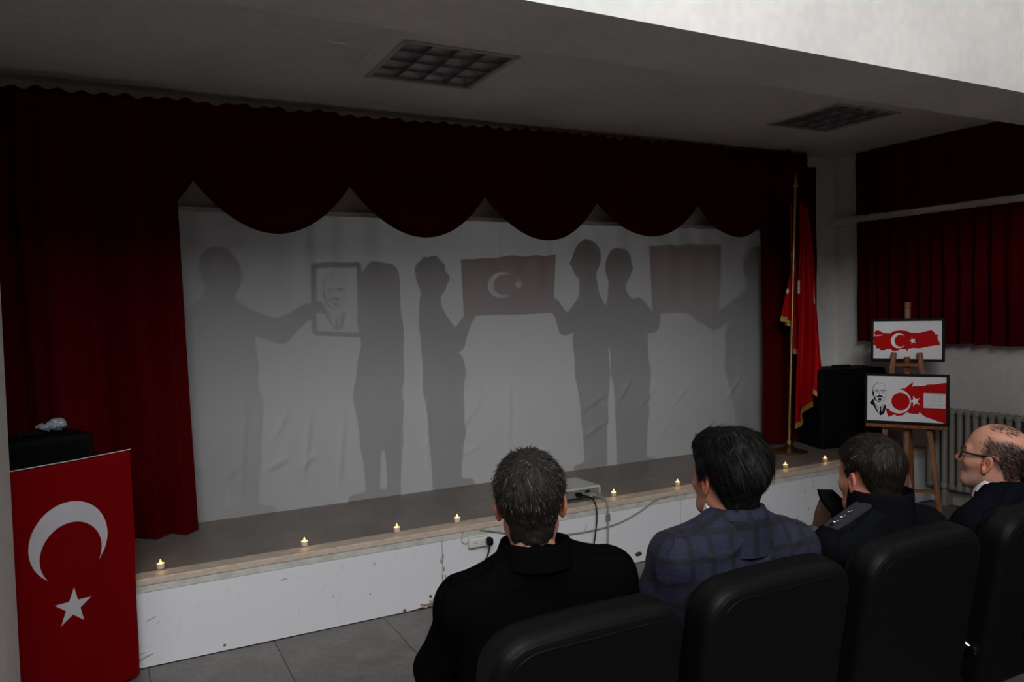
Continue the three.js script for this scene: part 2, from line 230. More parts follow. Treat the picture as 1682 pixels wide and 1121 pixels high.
// ---------------------------------------------------------------- cloth screen and drapes
{
  const W = [[1.10,1.00,1.04,0.58,1],[1.31,0.95,1.27,0.55,1],[0.96,0.75,0.83,0.70,1],[1.13,0.75,1.02,0.68,1],[0.71,1.08,0.67,0.56,1],[0.96,1.03,0.87,0.88,0.8],[3.58,1.06,3.47,0.92,1],[4.18,1.00,4.00,0.84,1],[4.72,1.01,4.54,0.83,1],[3.33,0.97,3.15,0.88,1],[3.82,0.98,3.68,0.86,0.8],[2.50,2.22,2.50,1.94,1],[2.52,1.07,2.50,0.66,1],[1.90,1.05,1.88,0.58,0.7],[2.29,1.00,2.15,0.84,0.7],[2.29,0.70,2.11,0.63,0.7],[0.45,0.76,0.38,0.70,0.8],[0.68,0.76,0.59,0.66,0.8],[3.99,0.72,3.87,0.63,0.7],[3.37,0.78,3.15,0.67,0.8],[1.83,0.69,1.90,0.78,0.5],[4.42,1.54,4.42,0.69,0.6],[4.13,2.12,4.15,1.80,0.6],[2.30,1.43,2.28,0.88,0.3],[3.45,0.53,3.28,0.49,0.5]];
  const seg = (x, y, a) => { const dx = a[2] - a[0], dy = a[3] - a[1], L = hyp(dx, dy), t = clamp(((x - a[0]) * dx + (y - a[1]) * dy) / (L * L), -0.2, 1.2), px = x - a[0] - dx * t, py = y - a[1] - dy * t; const side = (px * dy - py * dx) / L, fall = Math.exp(-Math.pow((t - 0.5) * 1.9, 4)); return [side, fall, a[4]]; };
  const X0 = 0.22, X1 = 5.1, Y1 = 2.268, Y0 = HS + 0.001;
  const g = grid(560, 230, (u, v) => {
    const x = lerp(X0, X1, u), y = lerp(Y0, Y1, v), top = sstep(1.55, 2.25, y), low = 1 - sstep(0.5, 1.35, y);
    const ph = x * 26 + 3 * noise3(x * 3, 0, 4) + 0.4 * noise3(x * 2, y * 2, 8);
    let z = top * 0.018 * (Math.sin(ph) * 0.6 + 0.9 * noise3(x * 9 + 0.1 * y, y * 0.6, 2));
    z += 0.0035 * noise3(x * 3.2, y * 1.2, 11) + 0.002 * low * noise3(x * 6 + y * 5, y * 3 - x * 2, 17) + 0.0009 * noise3(x * 1.5 + 40 * (y * 0.12), y * 9, 27) * low;
    z += 0.006 * Math.max(0, noise3(x * 1.3, 4.2, 3)) * Math.sin(x * 40 + 4 * noise3(x, y * 0.4, 2)) * (0.25 + 0.3 * low);
    for (const a of W) { const [s, f, k] = seg(x, y, a), w = 0.016; z += 0.0085 * k * f * Math.exp(-s * s / (2 * w * w)) - 0.004 * k * f * Math.exp(-((s + 0.03) ** 2) / (2 * 0.02 * 0.02)); }
    if (y < HS + 0.09) z += 0.002;
    return [x, y, z, x, y];
  });
  const sc = thing('cloth_screen', 'large white translucent cloth hung across the stage opening', 'screen cloth');
  part('cloth', g, MAT.cloth, sc);
  part('hanging_rail', join(bx(-0.3, 5.4, 2.262, 2.284, -0.018, 0.012), bx(-0.3, 5.4, 2.284, 2.29, -0.028, 0.018)), MAT.bandWhite, sc).userData.label = 'pale rail along the top';

  // scalloped valance
  const va = thing('valance', 'dark red velvet valance of deep scalloped swags above the cloth', 'valance');
  const cusp = [[-0.47, 2.41], [0.459, 2.414], [1.365, 2.426], [2.304, 2.408], [3.219, 2.4], [4.17, 2.415], [4.98, 2.42], [5.4, 2.6]], bot = [2.085, 2.122, 2.115, 2.12, 2.165, 2.184, 2.26], topY = (x) => lerp(2.866, 2.918, (x + 0.44) / 5.8);
  const swag = (xl, yl, xr, yr, yb, ph) => grid(56, 60, (u, v) => {
    const s = 2 * u - 1, x = lerp(xl - 0.006, xr + 0.006, u), yc = lerp(yl, yr, u) + 0.018, arc = Math.pow(Math.max(0, 1 - s * s), 0.95), be = yc - (Math.min(yl, yr) + 0.018 - yb) * arc, t = topY(x) + 0.012 * noise3(x * 14, 0, 3) + 0.006 * Math.sin(x * 60);
    const y = lerp(t, be, v), bulge = 0.05 * (1 - s * s) * sstep(0, 0.8, v);
    const z = 0.13 + bulge * 0.7 + 0.013 * Math.sin(v * 30 + ph + 1.5 * s * s) * (0.25 + 0.75 * v) * (1 - 0.6 * Math.pow(Math.abs(s), 4)) + 0.012 * Math.sin(x * 60) * (1 - v) ** 2 + 0.008 * noise3(x * 6, v * 5, 6) + 0.03 * Math.sin(v * 3) * (1 - Math.abs(s));
    return [x, y, z, x, y];
  });
  for (let i = 0; i < 7; i++) part('swag', swag(...cusp[i], ...cusp[i + 1], bot[i], i * 1.3), MAT.velvet, va);
  part('swag', swag(-1.4, 2.41, -0.47, 2.41, 2.1, 2), MAT.velvet, va);
  part('heading_rail', bx(-1.4, 5.4, 2.8, 2.83, 0.02, 0.075), MAT.bandWhite, va);

  // hanging curtains
  const curtain = (x0, x1, y0, y1, z, folds, amp, sd, lean = 0, pinch = 0) => grid(Math.round(folds * 16), 46, (u, v) => {
    const y = lerp(y0, y1, v), uu = u * folds, ph = 2 * Math.PI * (uu + 0.35 * noise3(uu * 0.7, sd, 1) + 0.06 * noise3(uu, v * 2, sd)), a = amp * (0.75 + 0.5 * noise3(uu * 0.5, sd, 9)) * (1 - 0.45 * v) * (0.9 + 0.1 * noise3(uu * 2, v * 3, sd));
    const x = lerp(x0, x1, u) + lean * (1 - v) * sstep(0, 1, u) + 0.2 * a * Math.sin(2 * ph) + pinch * (0.5 - u) * Math.sin(Math.PI * v) * 0.1;
    return [x, y + (v === 0 ? 0.008 * noise3(uu * 1.5, 2, sd) : 0), z + a * Math.sin(ph) + 0.006 * noise3(uu * 3, v * 6, sd + 3), x * 1.3, y];
  });
  tag(part('stage_curtain', curtain(-1.35, 0.36, HS + 0.012, 2.82, 0.22, 14, 0.06, 3, 0.045), MAT.velvet), 'deep red velvet stage curtain hanging behind the flag-covered board', 'curtain', 'stage curtains');
  tag(part('stage_curtain', curtain(4.86, 5.56, HS + 0.012, 2.82, 0.1, 7, 0.052, 8, 0), MAT.velvet), 'deep red velvet stage curtain hanging behind the flag on a pole', 'curtain', 'stage curtains');
  const wallCurtain = (z0, z1, y0, y1, f, a, sd) => curtain(-z1, -z0, y0, y1, 0, f, a, sd).rotateY(Math.PI / 2).translate(XR - 0.1, 0, 0);
  tag(part('wall_curtain', wallCurtain(0.27, 4.2, 1.29, 2.33, 34, 0.034, 13), MAT.velvet), 'dark red curtain on the right wall, hanging below the ledge', 'curtain');
  const addedCurtain = (g, label) => tag(part('added_curtain', g, MAT.velvet), label, 'curtain', 'added dark red curtains out of view round the audience');  // curtains added out of view to soak up light bouncing round the hall
  addedCurtain(curtain(-7, -1.98, 0.05, 5.2, 0, 36, 0.04, 31).rotateY(Math.PI / 2).translate(XL + 0.1, 0, 0), 'added tall dark red curtain along the left wall, soaking up bounced light');
  addedCurtain(curtain(XL + 0.2, XR - 0.2, 0.05, 3.15, 0, 60, 0.04, 37).translate(0, 0, ZBACK - 0.1), 'added dark red curtain along the back wall, soaking up bounced light');
  addedCurtain(curtain(-7, -4.6, 0.05, 5.2, 0, 20, 0.04, 41).rotateY(Math.PI / 2).translate(XR - 0.1, 0, 0), 'added tall dark red curtain on the right wall behind the added partition');
  tag(part('wall_curtain', wallCurtain(0.27, 4.2, 2.39, HC - 0.01, 34, 0.028, 21), MAT.velvet), 'dark red curtain on the right wall, between ledge and ceiling', 'curtain');
}

// ---------------------------------------------------------------- ceiling lights
function louvreLight(x, z, y, label) {
  const t = thing('ceiling_light', label, 'ceiling light', [x, y, z], 0, 'unlit recessed louvre lights over the stage'), s = 0.3;
  part('housing', join(bx(-s, s, 0.13, 0.14, -s, s), bx(-s, -s + 0.008, 0, 0.13, -s, s), bx(s - 0.008, s, 0, 0.13, -s, s), bx(-s, s, 0, 0.13, -s, -s + 0.008), bx(-s, s, 0, 0.13, s - 0.008, s)), MAT.frameWhite, t);
  part('rim', join(bx(-s - 0.016, s + 0.016, -0.007, 0.002, -s - 0.016, -s + 0.01), bx(-s - 0.016, s + 0.016, -0.007, 0.002, s - 0.01, s + 0.016), bx(-s - 0.016, -s + 0.01, -0.007, 0.002, -s, s), bx(s - 0.01, s + 0.016, -0.007, 0.002, -s, s)), MAT.frameWhite, t);
  for (let i = 0; i < 4; i++) part('tube', new THREE.CylinderGeometry(0.013, 0.013, 0.57, 12).rotateX(Math.PI / 2).translate(-0.2175 + i * 0.145, 0.095, 0), MAT.whitePlastic, t);
  // parabolic blades: a V-shaped profile, wide at the top
  const blade = (along, d) => { const sh = new THREE.Shape(); sh.moveTo(-0.004, 0); sh.quadraticCurveTo(-0.006, 0.03, -0.03, 0.062); sh.lineTo(0.03, 0.062); sh.quadraticCurveTo(0.006, 0.03, 0.004, 0); sh.closePath(); const g = new THREE.ExtrudeGeometry(sh, { depth: 0.58, bevelEnabled: false, curveSegments: 6 }).translate(0, 0.002, -0.29); if (along) g.rotateY(Math.PI / 2); return g.translate(along ? 0 : d, 0, along ? d : 0); };
  for (const d of [-0.29, -0.145, 0, 0.145, 0.29]) part('louvre_blade', blade(false, d), MAT.steel, t);
  for (const d of [-0.29, -0.145, 0, 0.145, 0.29]) part('louvre_blade', blade(true, d), MAT.steel, t);
}
louvreLight(1.61, 1.06, HC, 'unlit recessed louvre ceiling light above the left part of the stage front');
louvreLight(4.59, 1.06, HC, 'unlit recessed louvre ceiling light above the stage beside the right wall');
const glow = std({ color: lin(0.75, 0.77, 0.8), emissive: lin(0.94, 0.97, 1), emissiveIntensity: 6, roughness: 0.6 });
for (const x of ADDED_WINDOWS) {  // added glowing panels behind the camera, in place of light from a bounced flash
  const [y0, y1] = ADDED_WIN_Y, w = ADDED_WIN_W / 2, t = new THREE.Group(); t.name = `window_${ADDED_WINDOWS.indexOf(x) + 1}`; t.position.set(x, 0, ZBACK); scene.add(t); t.userData.kind = 'structure'; t.userData.label = 'added glowing panel high in the back wall, standing in for bounced flash';
  part('added_window_frame', join(bx(-w, -w + 0.05, y0, y1, -0.02, 0.06), bx(w - 0.05, w, y0, y1, -0.02, 0.06), bx(-w, w, y0, y0 + 0.05, -0.02, 0.06), bx(-w, w, y1 - 0.05, y1, -0.02, 0.06), bx(-0.02, 0.02, y0, y1, 0, 0.05), bx(-w, w, 4.33, 4.37, 0, 0.05)), MAT.frameWhite, t);
  for (const [a, b] of [[-w + 0.05, -0.02], [0.02, w - 0.05]]) for (const [c, d] of [[y0 + 0.05, 4.33], [4.37, y1 - 0.05]]) part('added_pane', bx(a, b, c, d, 0.02, 0.035), glow, t);
  const l = new THREE.RectAreaLight(lin(0.97, 0.985, 1), BOUNCE_LIGHT, ADDED_WIN_W - 0.1, y1 - y0 - 0.1); l.position.set(x, (y0 + y1) / 2, ZBACK - 0.03); scene.add(l);
}

// ---------------------------------------------------------------- behind the cloth: floodlight, players, what they hold up
{
  const t = thing('floodlight', 'unseen floodlight on a short stand behind the white cloth, throwing the shadows', 'floodlight', [LAMP_AT.x, HS, LAMP_AT.z]), h = LAMP_AT.y - HS;
  part('stand', join(cyl(0.014, 0.014, h - 0.09), bar([0, 0.16, 0], [0.22, 0, 0.16], 0.02, 0.02), bar([0, 0.16, 0], [-0.22, 0, 0.16], 0.02, 0.02), bar([0, 0.16, 0], [0, 0, -0.26], 0.02, 0.02)), MAT.black, t);
  part('housing', join(rbx(0.2, 0.15, 0.07, 0.015, 0, h, -0.055), rbx(0.03, 0.1, 0.03, 0.006, 0, h - 0.1, -0.05)), MAT.black, t);
  part('lens', muv(new THREE.CylinderGeometry(0.05, 0.05, 0.01, 24).rotateX(Math.PI / 2).translate(0, h, -0.016)), std({ color: lin(0.8, 0.8, 0.8), emissive: lin(0.97, 0.98, 1), emissiveIntensity: 2 }), t);
  const l = new THREE.SpotLight(lin(0.96, 0.97, 1), BACK_LAMP, 0, 0.84, 1, 2); l.position.copy(LAMP_AT); l.target.position.set(2.6, 1.0, 0); l.shadow.radius = 1.2; l.castShadow = true; scene.add(l, l.target);
}
// a point of a shadow on the cloth (z = 0), moved back towards the lamp that throws it
const back = (x, y, z) => { const k = (LAMP_AT.z - z) / LAMP_AT.z; return [LAMP_AT.x + (x - LAMP_AT.x) * k, LAMP_AT.y + (y - LAMP_AT.y) * k, z]; };
const SKINK = [0.4, 0.22, 0.15], HAIRK = [0.02, 0.014, 0.01];
function player(label, o) {
  const zk = o.z ?? -0.24, s = (LAMP_AT.z - zk) / LAMP_AT.z, B = (p) => { const q = back(p[0], p[1], zk + (p[2] || 0)); return q; };
  const foot = (p) => { const q = B([p[0], 0.5, p[2] || 0]); q[1] = HS + 0.045; return q; };
  const bones = [], add = (a, ra, b, rb, c) => bones.push([a, ra * s, b, rb * s, c]);
  const hd = B(o.head), hr = o.hr.map((r) => r * s), dir = o.face, top = o.top, bot = o.legs;
  const N = B([o.head[0] - dir * 0.01, o.head[1] - 0.2]);
  add([hd[0], hd[1] - 0.06, hd[2]], 0.066, N, 0.07, SKINK);
  const T = o.torso.map((q) => [B(q), q[3]]);
  for (let i = 0; i + 1 < T.length; i++) add(T[i][0], T[i][1], T[i + 1][0], T[i + 1][1], top);
  add(N, 0.07, T[0][0], T[0][1] * 0.9, top);
  for (const a of o.arms) { const P = a.map(B); add(P[0], 0.078, P[1], 0.064, top); add(P[1], 0.064, P[2], 0.046, top); const d = V(P[2][0] - P[1][0], P[2][1] - P[1][1], P[2][2] - P[1][2]).normalize(); // palm, four fingers, thumb
    const w = V(0, 0, 1).addScaledVector(d, -d.z).normalize(), up = d.clone().cross(w), at = (f, g, e) => [P[2][0] + d.x * f + w.x * g + up.x * e, P[2][1] + d.y * f + w.y * g + up.y * e, P[2][2] + d.z * f + w.z * g + up.z * e];
    add(at(0.01, 0, 0), 0.026, at(0.06, 0.012, 0), 0.026, SKINK);
    [0.03, 0.012, -0.008, -0.026].forEach((g, i) => { const L = [0.03, 0.038, 0.035, 0.024][i]; add(at(0.07, g, 0), 0.011, at(0.07 + L, g + 0.004, 0.012), 0.01, SKINK); add(at(0.07 + L, g + 0.004, 0.012), 0.01, at(0.062 + L, g + 0.01, 0.036), 0.009, SKINK); });
    add(at(0.03, 0.02, 0.014), 0.012, at(0.07, 0.036, 0.03), 0.01, SKINK);
  }
  for (const l of o.leg) { const H = B(l[0]), K = B(l[1]), F = foot(l[2]); add(H, l[3], K, l[4], bot); add(K, l[4], F, l[5], bot); add([F[0], HS + 0.035, F[2]], 0.038, [F[0] + (l[6] ?? dir) * 0.13, HS + 0.03, F[2] + 0.02], 0.032, [0.02, 0.02, 0.022]); }
  for (const q of o.extra || []) add(B(q[0]), q[1], B(q[2]), q[3], q[4]);
  const headD = (x, y, z) => { let d = ell(x, y, z, hd[0], hd[1], hd[2], hr[0], hr[1], hr[0] * 0.95); d = smin(d, ell(x, y, z, hd[0] + dir * hr[0] * 0.35, hd[1] - hr[1] * 0.45, hd[2], hr[0] * 0.65, hr[1] * 0.55, hr[0] * 0.65), 0.03); d = smin(d, cone(x, y, z, [hd[0] + dir * hr[0] * 0.9, hd[1] - hr[1] * 0.02, hd[2]], 0.012, [hd[0] + dir * hr[0] * 1.16, hd[1] - hr[1] * 0.22, hd[2]], 0.013), 0.02); return d - (o.curl || 0) * (y > hd[1] ? 1 : 0) * noise3(x * 38, y * 38, z * 38); };
  const f = (x, y, z) => { let d = headD(x, y, z); for (const b of bones) d = smin(d, cone(x, y, z, b[0], b[1], b[2], b[3]), b[1] < 0.02 ? 0.008 : 0.035); return d; };
  let lo = [9, 9, 9], hi = [-9, -9, -9]; const grow = (p, r) => { for (let i = 0; i < 3; i++) { lo[i] = Math.min(lo[i], p[i] - r); hi[i] = Math.max(hi[i], p[i] + r); } };
  grow(hd, 0.19); for (const b of bones) { grow(b[0], b[1] + 0.03); grow(b[2], b[3] + 0.03); } lo[1] = HS - 0.02;
  const cut = (x, y, z) => smax(f(x, y, z), HS + 0.004 - y, 0.004);
  const base = [hd[0], HS, zk], g = sdfMesh(cut, lo, hi, 0.0115);
  tint(g, (x, y, z) => { if (headD(x, y, z) < 0.012) return (y > hd[1] + hr[1] * 0.25 || (x - hd[0]) * dir < -hr[0] * 0.15) ? HAIRK : SKINK; let best = 9, c = top; for (const b of bones) { const d = cone(x, y, z, b[0], b[1], b[2], b[3]); if (d < best) { best = d; c = b[4]; } } return c; });
  g.translate(-base[0], -base[1], -base[2]);
  const t = thing('person', label, 'person', base); part('body', g, MAT.skin, t);
}
player('person seen as the faint shadow stretching an arm to the framed portrait', { head: [0.6, 1.925], hr: [0.105, 0.13], face: 1, top: [0.05, 0.05, 0.06], legs: [0.03, 0.03, 0.04], torso: [[0.6, 1.6, 0, 0.16], [0.6, 1.35, 0, 0.17], [0.6, 1.1, 0, 0.17]], arms: [[[0.72, 1.62], [0.93, 1.54], [1.1, 1.66, 0.08]], [[0.48, 1.62], [0.42, 1.36], [0.42, 1.1]]], leg: [[[0.52, 1.1], [0.5, 0.8], [0.5], 0.13, 0.09, 0.07], [[0.68, 1.1], [0.69, 0.8], [0.69], 0.13, 0.09, 0.07]] });
player('person with long hair seen as the shadow holding the framed portrait', { head: [1.585, 1.85], hr: [0.112, 0.12], face: -1, top: [0.06, 0.05, 0.07], legs: [0.03, 0.03, 0.05], torso: [[1.59, 1.52, 0, 0.115], [1.57, 1.3, 0, 0.135], [1.55, 1.1, 0, 0.16]], arms: [[[1.5, 1.6, 0.05], [1.52, 1.44, 0.12], [1.48, 1.6, 0.14]]], leg: [[[1.5, 1.02], [1.495, 0.78], [1.495], 0.1, 0.066, 0.042], [[1.63, 1.02], [1.645, 0.78], [1.64], 0.095, 0.06, 0.042]], extra: [[[1.62, 1.84], 0.1, [1.63, 1.5], 0.09, HAIRK], [[1.5, 1.83], 0.06, [1.52, 1.55], 0.06, HAIRK], [[1.56, 1.935], 0.035, [1.56, 1.93], 0.035, HAIRK], [[1.665, 1.915], 0.04, [1.665, 1.9], 0.04, HAIRK], [[1.64, 1.56], 0.09, [1.655, 1.2], 0.075, [0.06, 0.05, 0.07]]] });
player('person with curly hair seen as the shadow holding the left end of the flag', { head: [1.945, 1.885], hr: [0.11, 0.126], face: 1, curl: 0.02, top: [0.05, 0.06, 0.1], legs: [0.03, 0.03, 0.05], torso: [[1.95, 1.56, 0, 0.1], [1.99, 1.38, 0, 0.12], [2.01, 1.15, 0, 0.14]], arms: [[[1.98, 1.57, 0.04], [2.12, 1.43, 0.1], [2.19, 1.55, 0.16]]], leg: [[[2.0, 1.1], [1.99, 0.8], [1.985], 0.13, 0.085, 0.07], [[2.06, 1.1, 0.05], [2.08, 0.8, 0.05], [2.06, 0, 0.05], 0.11, 0.085, 0.065]], extra: [[[2.12, 1.3], 0.05, [2.14, 1.2], 0.05, [0.05, 0.06, 0.1]]] });
player('person seen as the shadow holding the right end of the flag', { head: [3.205, 2.01], hr: [0.12, 0.138], face: -1, top: [0.08, 0.08, 0.09], legs: [0.03, 0.03, 0.05], torso: [[3.22, 1.6, 0, 0.135], [3.225, 1.4, 0, 0.15], [3.23, 1.18, 0, 0.15]], arms: [[[3.14, 1.62, 0.04], [3.01, 1.51, 0.1], [2.92, 1.66, 0.16]]], leg: [[[3.22, 1.14], [3.23, 0.8], [3.22], 0.135, 0.095, 0.07], [[3.27, 1.12, 0.05], [3.27, 0.8, 0.05], [3.28, 0, 0.05], 0.12, 0.085, 0.065]] });
player('person seen as the shadow standing back to back with the flag holder', { z: -0.52, head: [3.475, 1.955], hr: [0.112, 0.135], face: 1, top: [0.06, 0.07, 0.06], legs: [0.03, 0.03, 0.05], torso: [[3.5, 1.56, 0, 0.16], [3.57, 1.4, 0, 0.165], [3.58, 1.18, 0, 0.17]], arms: [[[3.66, 1.63, 0.04], [3.8, 1.5, 0.1], [3.84, 1.57, 0.14]]], leg: [[[3.55, 1.12], [3.54, 0.8], [3.52], 0.13, 0.095, 0.075], [[3.66, 1.12, 0.05], [3.66, 0.8, 0.05], [3.64, 0, 0.05], 0.12, 0.09, 0.08]] });
player('person seen as the dim shadow at the edge of the right stage curtain', { head: [4.9, 1.99], hr: [0.11, 0.135], face: -1, top: [0.06, 0.06, 0.06], legs: [0.03, 0.03, 0.05], torso: [[4.82, 1.6, 0, 0.14], [4.78, 1.38, 0, 0.18], [4.78, 1.15, 0, 0.19]], arms: [[[4.72, 1.62, 0.04], [4.45, 1.5, 0.1], [4.28, 1.56, 0.14]]], leg: [[[4.74, 1.1], [4.77, 0.8], [4.78], 0.15, 0.1, 0.07], [[4.86, 1.1], [4.88, 0.8], [4.88], 0.13, 0.1, 0.07]] });

function flagPrint(c, cx, cy, r, toStar, down) {     // crescent and five-pointed star
  const dx = down ? 0 : 1, dy = down ? 1 : 0;
  c.fillStyle = '#fff'; c.beginPath(); c.arc(cx, cy, r, 0, 7); c.fill();
  c.fillStyle = c.red; c.beginPath(); c.arc(cx + dx * r * 0.27, cy + dy * r * 0.27, r * 0.79, 0, 7); c.fill();
  star(c, cx + dx * toStar, cy + dy * toStar, r * 0.5, down ? -Math.PI / 2 : Math.PI);
}
function star(c, x, y, R, a0) { c.fillStyle = '#fff'; c.beginPath(); for (let i = 0; i < 10; i++) { const a = a0 + i * Math.PI / 5, q = i % 2 ? R * 0.382 : R; c.lineTo(x + q * Math.cos(a), y + q * Math.sin(a)); } c.closePath(); c.fill(); }
function portrait(c, x, y, s, ink) {                 // a generic bald, bearded man in a suit, drawn in ink
  c.save(); c.translate(x, y); c.scale(s, s); c.strokeStyle = c.fillStyle = ink; c.lineCap = 'round';
  const P = (w, ...q) => { c.lineWidth = w; c.beginPath(); c.moveTo(q[0], q[1]); for (let i = 2; i < q.length; i += 4) c.quadraticCurveTo(q[i], q[i + 1], q[i + 2], q[i + 3]); c.stroke(); };
  const E = (a, b, rx, ry, t = 0) => { c.beginPath(); c.ellipse(a, b, rx, ry, t, 0, 7); c.fill(); };
  P(1.6, 12, 36, 10, 12, 34, 4); P(0.7, 34, 4, 58, 4, 60, 34); P(3, 12, 36, 10, 52, 17, 60); P(3, 17, 60, 24, 76, 36, 78); P(1.2, 60, 34, 62, 54, 56, 66); P(1, 56, 66, 50, 76, 38, 78);
  P(3.2, 20, 35, 27, 31, 33, 35); P(3.2, 42, 35, 49, 30, 56, 35); E(27, 40, 4, 2); E(49, 40, 4, 2); P(1.2, 37, 38, 34, 48, 36, 52); P(2.4, 34, 53, 38, 55, 42, 53);
  E(32, 58, 8, 3, -0.35); E(44, 58, 8, 3, 0.35); E(38, 68, 7, 5); P(1, 16, 48, 20, 54, 24, 62); E(14, 46, 3, 7); E(20, 66, 3, 8, -0.4);
  c.beginPath(); c.moveTo(14, 66); c.lineTo(4, 78); c.lineTo(0, 84); c.lineTo(14, 92); c.lineTo(30, 118); c.lineTo(36, 128); c.lineTo(30, 108); c.lineTo(20, 86); c.closePath(); c.fill();
  c.beginPath(); c.moveTo(56, 86); c.lineTo(50, 100); c.lineTo(44, 128); c.lineTo(54, 122); c.lineTo(62, 92); c.closePath(); c.fill();
  c.beginPath(); c.moveTo(38, 94); c.lineTo(44, 94); c.lineTo(43, 102); c.lineTo(47, 124); c.lineTo(40, 130); c.lineTo(36, 120); c.lineTo(40, 102); c.closePath(); c.fill();
  P(1.5, 18, 80, 30, 96, 36, 102); P(1.5, 54, 82, 48, 94, 44, 100); c.restore();
}
{
  // the flag held up between two players
  const cloth = (mat, q, z) => grid(40, 24, (u, v) => { const a = [0, 1].map((i) => lerp(lerp(q[0][i], q[1][i], u), lerp(q[3][i], q[2][i], u), v)), p = back(a[0], a[1], z); return [p[0], p[1], p[2] + 0.006 * Math.sin(u * 9 + v * 2), u, 1 - v]; });
  const red = '#6e0710', print = (down) => canvasTex(512, 320, (c, w, h) => { c.red = red; c.fillStyle = red; c.fillRect(0, 0, w, h); flagPrint(c, w * 0.405, h * 0.485, h * 0.225, h * 0.31); });
  const m = phy({ map: print(), roughness: 0.3, transmission: 0.75, thickness: 0, specularIntensity: 0.2, side: THREE.DoubleSide });
  tag(part('flag', cloth(m, [[2.17, 2.0], [2.93, 2.04], [2.9, 1.61], [2.18, 1.605]], -0.12), m), 'red flag with white crescent and star held up behind the cloth, seen as shadow', 'flag');
  const m2 = phy({ color: lin(0.35, 0.2, 0.17), roughness: 0.35, transmission: 0.6, thickness: 0, side: THREE.DoubleSide });
  tag(part('banner', cloth(m2, [[3.79, 2.12], [4.55, 2.14], [4.49, 1.575], [3.81, 1.58]], -0.12), m2), 'plain banner held up behind the cloth near the right curtain, seen as shadow', 'banner');
  const t = thing('framed_portrait', 'framed portrait print held up behind the cloth, seen as shadow', 'picture', [0, 0, 0]);
  const C = [[1.155, 1.955], [1.45, 1.955], [1.445, 1.5], [1.145, 1.525]].map((p) => back(p[0], p[1], -0.12));
  const pp = canvasTex(256, 384, (c, w, h) => { c.fillStyle = '#fdfdfa'; c.fillRect(0, 0, w, h); portrait(c, 24, 50, 2.45, '#8e8c88'); });
  part('print', grid(4, 4, (u, v) => { const a = [0, 1].map((i) => lerp(lerp(C[0][i], C[1][i], u), lerp(C[3][i], C[2][i], u), v)); return [a[0], a[1], -0.12, u, 1 - v]; }), phy({ map: pp, roughness: 0.22, transmission: 0.92, thickness: 0, specularIntensity: 0.2, side: THREE.DoubleSide }), t);
  for (let i = 0; i < 4; i++) { const a = C[i], b = C[(i + 1) % 4]; part('frame_bar', bar(a, b, 0.026, 0.02), MAT.black, t); }
}

// ---------------------------------------------------------------- left of the stage: board with flag, loudspeaker, wrapper
{
  const t = thing('display_board', 'tall black board standing before the stage, covered by the red flag', 'board', [-0.366, 0, 1.295], 0.576);
  part('panel', muv(new RoundedBoxGeometry(0.535, 1.035, 0.05, 3, 0.012).translate(0.2475, 0.525, -0.032)), MAT.black, t);
  part('foot', rbx(0.06, 0.03, 0.06, 0.01, 0.04, 0.0155, -0.04), MAT.black, t); part('foot', rbx(0.06, 0.03, 0.06, 0.01, 0.45, 0.0155, -0.04), MAT.black, t);
  const w = 0.6, h = 1.08, u0 = -0.03;
  const map = canvasTex(1024, 1843, (c, W, H) => {
    c.red = '#700308'; c.fillStyle = c.red; c.fillRect(0, 0, W, H); const k = W / w, X = (u) => (u - u0) * k, Y = (y) => (1.055 - y) * k;
    c.fillStyle = '#b9b8bd'; c.beginPath(); c.arc(X(0.213), Y(0.717), 0.167 * k, 0, 7); c.fill(); c.fillStyle = c.red; c.beginPath(); c.arc(X(0.219), Y(0.664), 0.1315 * k, 0, 7); c.fill();
    c.fillStyle = '#b9b8bd'; c.beginPath(); for (let i = 0; i < 10; i++) { const a = -Math.PI / 2 + i * Math.PI / 5 + 0.08, q = (i % 2 ? 0.032 : 0.084) * k; c.lineTo(X(0.217) + q * Math.cos(a), Y(0.436) + q * Math.sin(a)); } c.closePath(); c.fill();
    for (let i = 0; i < 2600; i++) { c.fillStyle = rnd() < 0.5 ? 'rgba(60,0,6,0.05)' : 'rgba(170,20,24,0.04)'; c.fillRect(rnd() * W, rnd() * H, 2 + 20 * rnd(), 2); }
  });
  const fl = phy({ map, roughness: 0.85, specularIntensity: 0.06, sheen: 0.06, sheenColor: lin(0.4, 0.02, 0.02), side: THREE.DoubleSide, bumpMap: rep(grain, 40), bumpScale: 0.0006 });
  const f = tag(part('flag', grid(110, 120, (u, v) => {
    const U = lerp(-0.018, 0.552, u), y = 1.052 - v * 1.03, wrap = Math.max(0, U - 0.508), low = sstep(0.75, 0.1, y);
    const z = 0.004 - wrap * 0.9 + 0.0022 * Math.sin(U * 60 + 2 * noise3(U * 4, y * 3, 2)) * low * 0.6 + 0.0035 * noise3(U * 7 + y * 3, y * 5 - U * 3, 5) * low + 0.001 * noise3(U * 10, y * 10, 1) + (y > 1.03 ? -26 * (y - 1.03) ** 2 : 0) + 0.0025 * Math.exp(-(((U - 0.213) / 0.004) ** 2)) * 0.5 + 0.002 * Math.exp(-(((y - 0.82) / 0.006) ** 2)) * 0.5;
    return [U - wrap * 0.55 + 0.004 * noise3(9, y * 6, 3) * u, y, z + 0.002, (U - u0) / w, 1 - (1.055 - y) / h];
  }), fl), 'red flag with white crescent and star hung lengthwise on the board', 'flag');
  f.position.copy(t.position); f.rotation.y = 0.576;
  const cord = tag(part('cord', tube([[-0.02, 1.056, 0.004], [0.1, 1.055, 0.004], [0.25, 1.054, 0.005], [0.4, 1.055, 0.003], [0.51, 1.056, 0.002]], 0.0022, 30, 6), MAT.whitePlastic), 'thin white cord along the top edge of the hung flag', 'cord'); cord.position.copy(t.position); cord.rotation.y = 0.576;
}
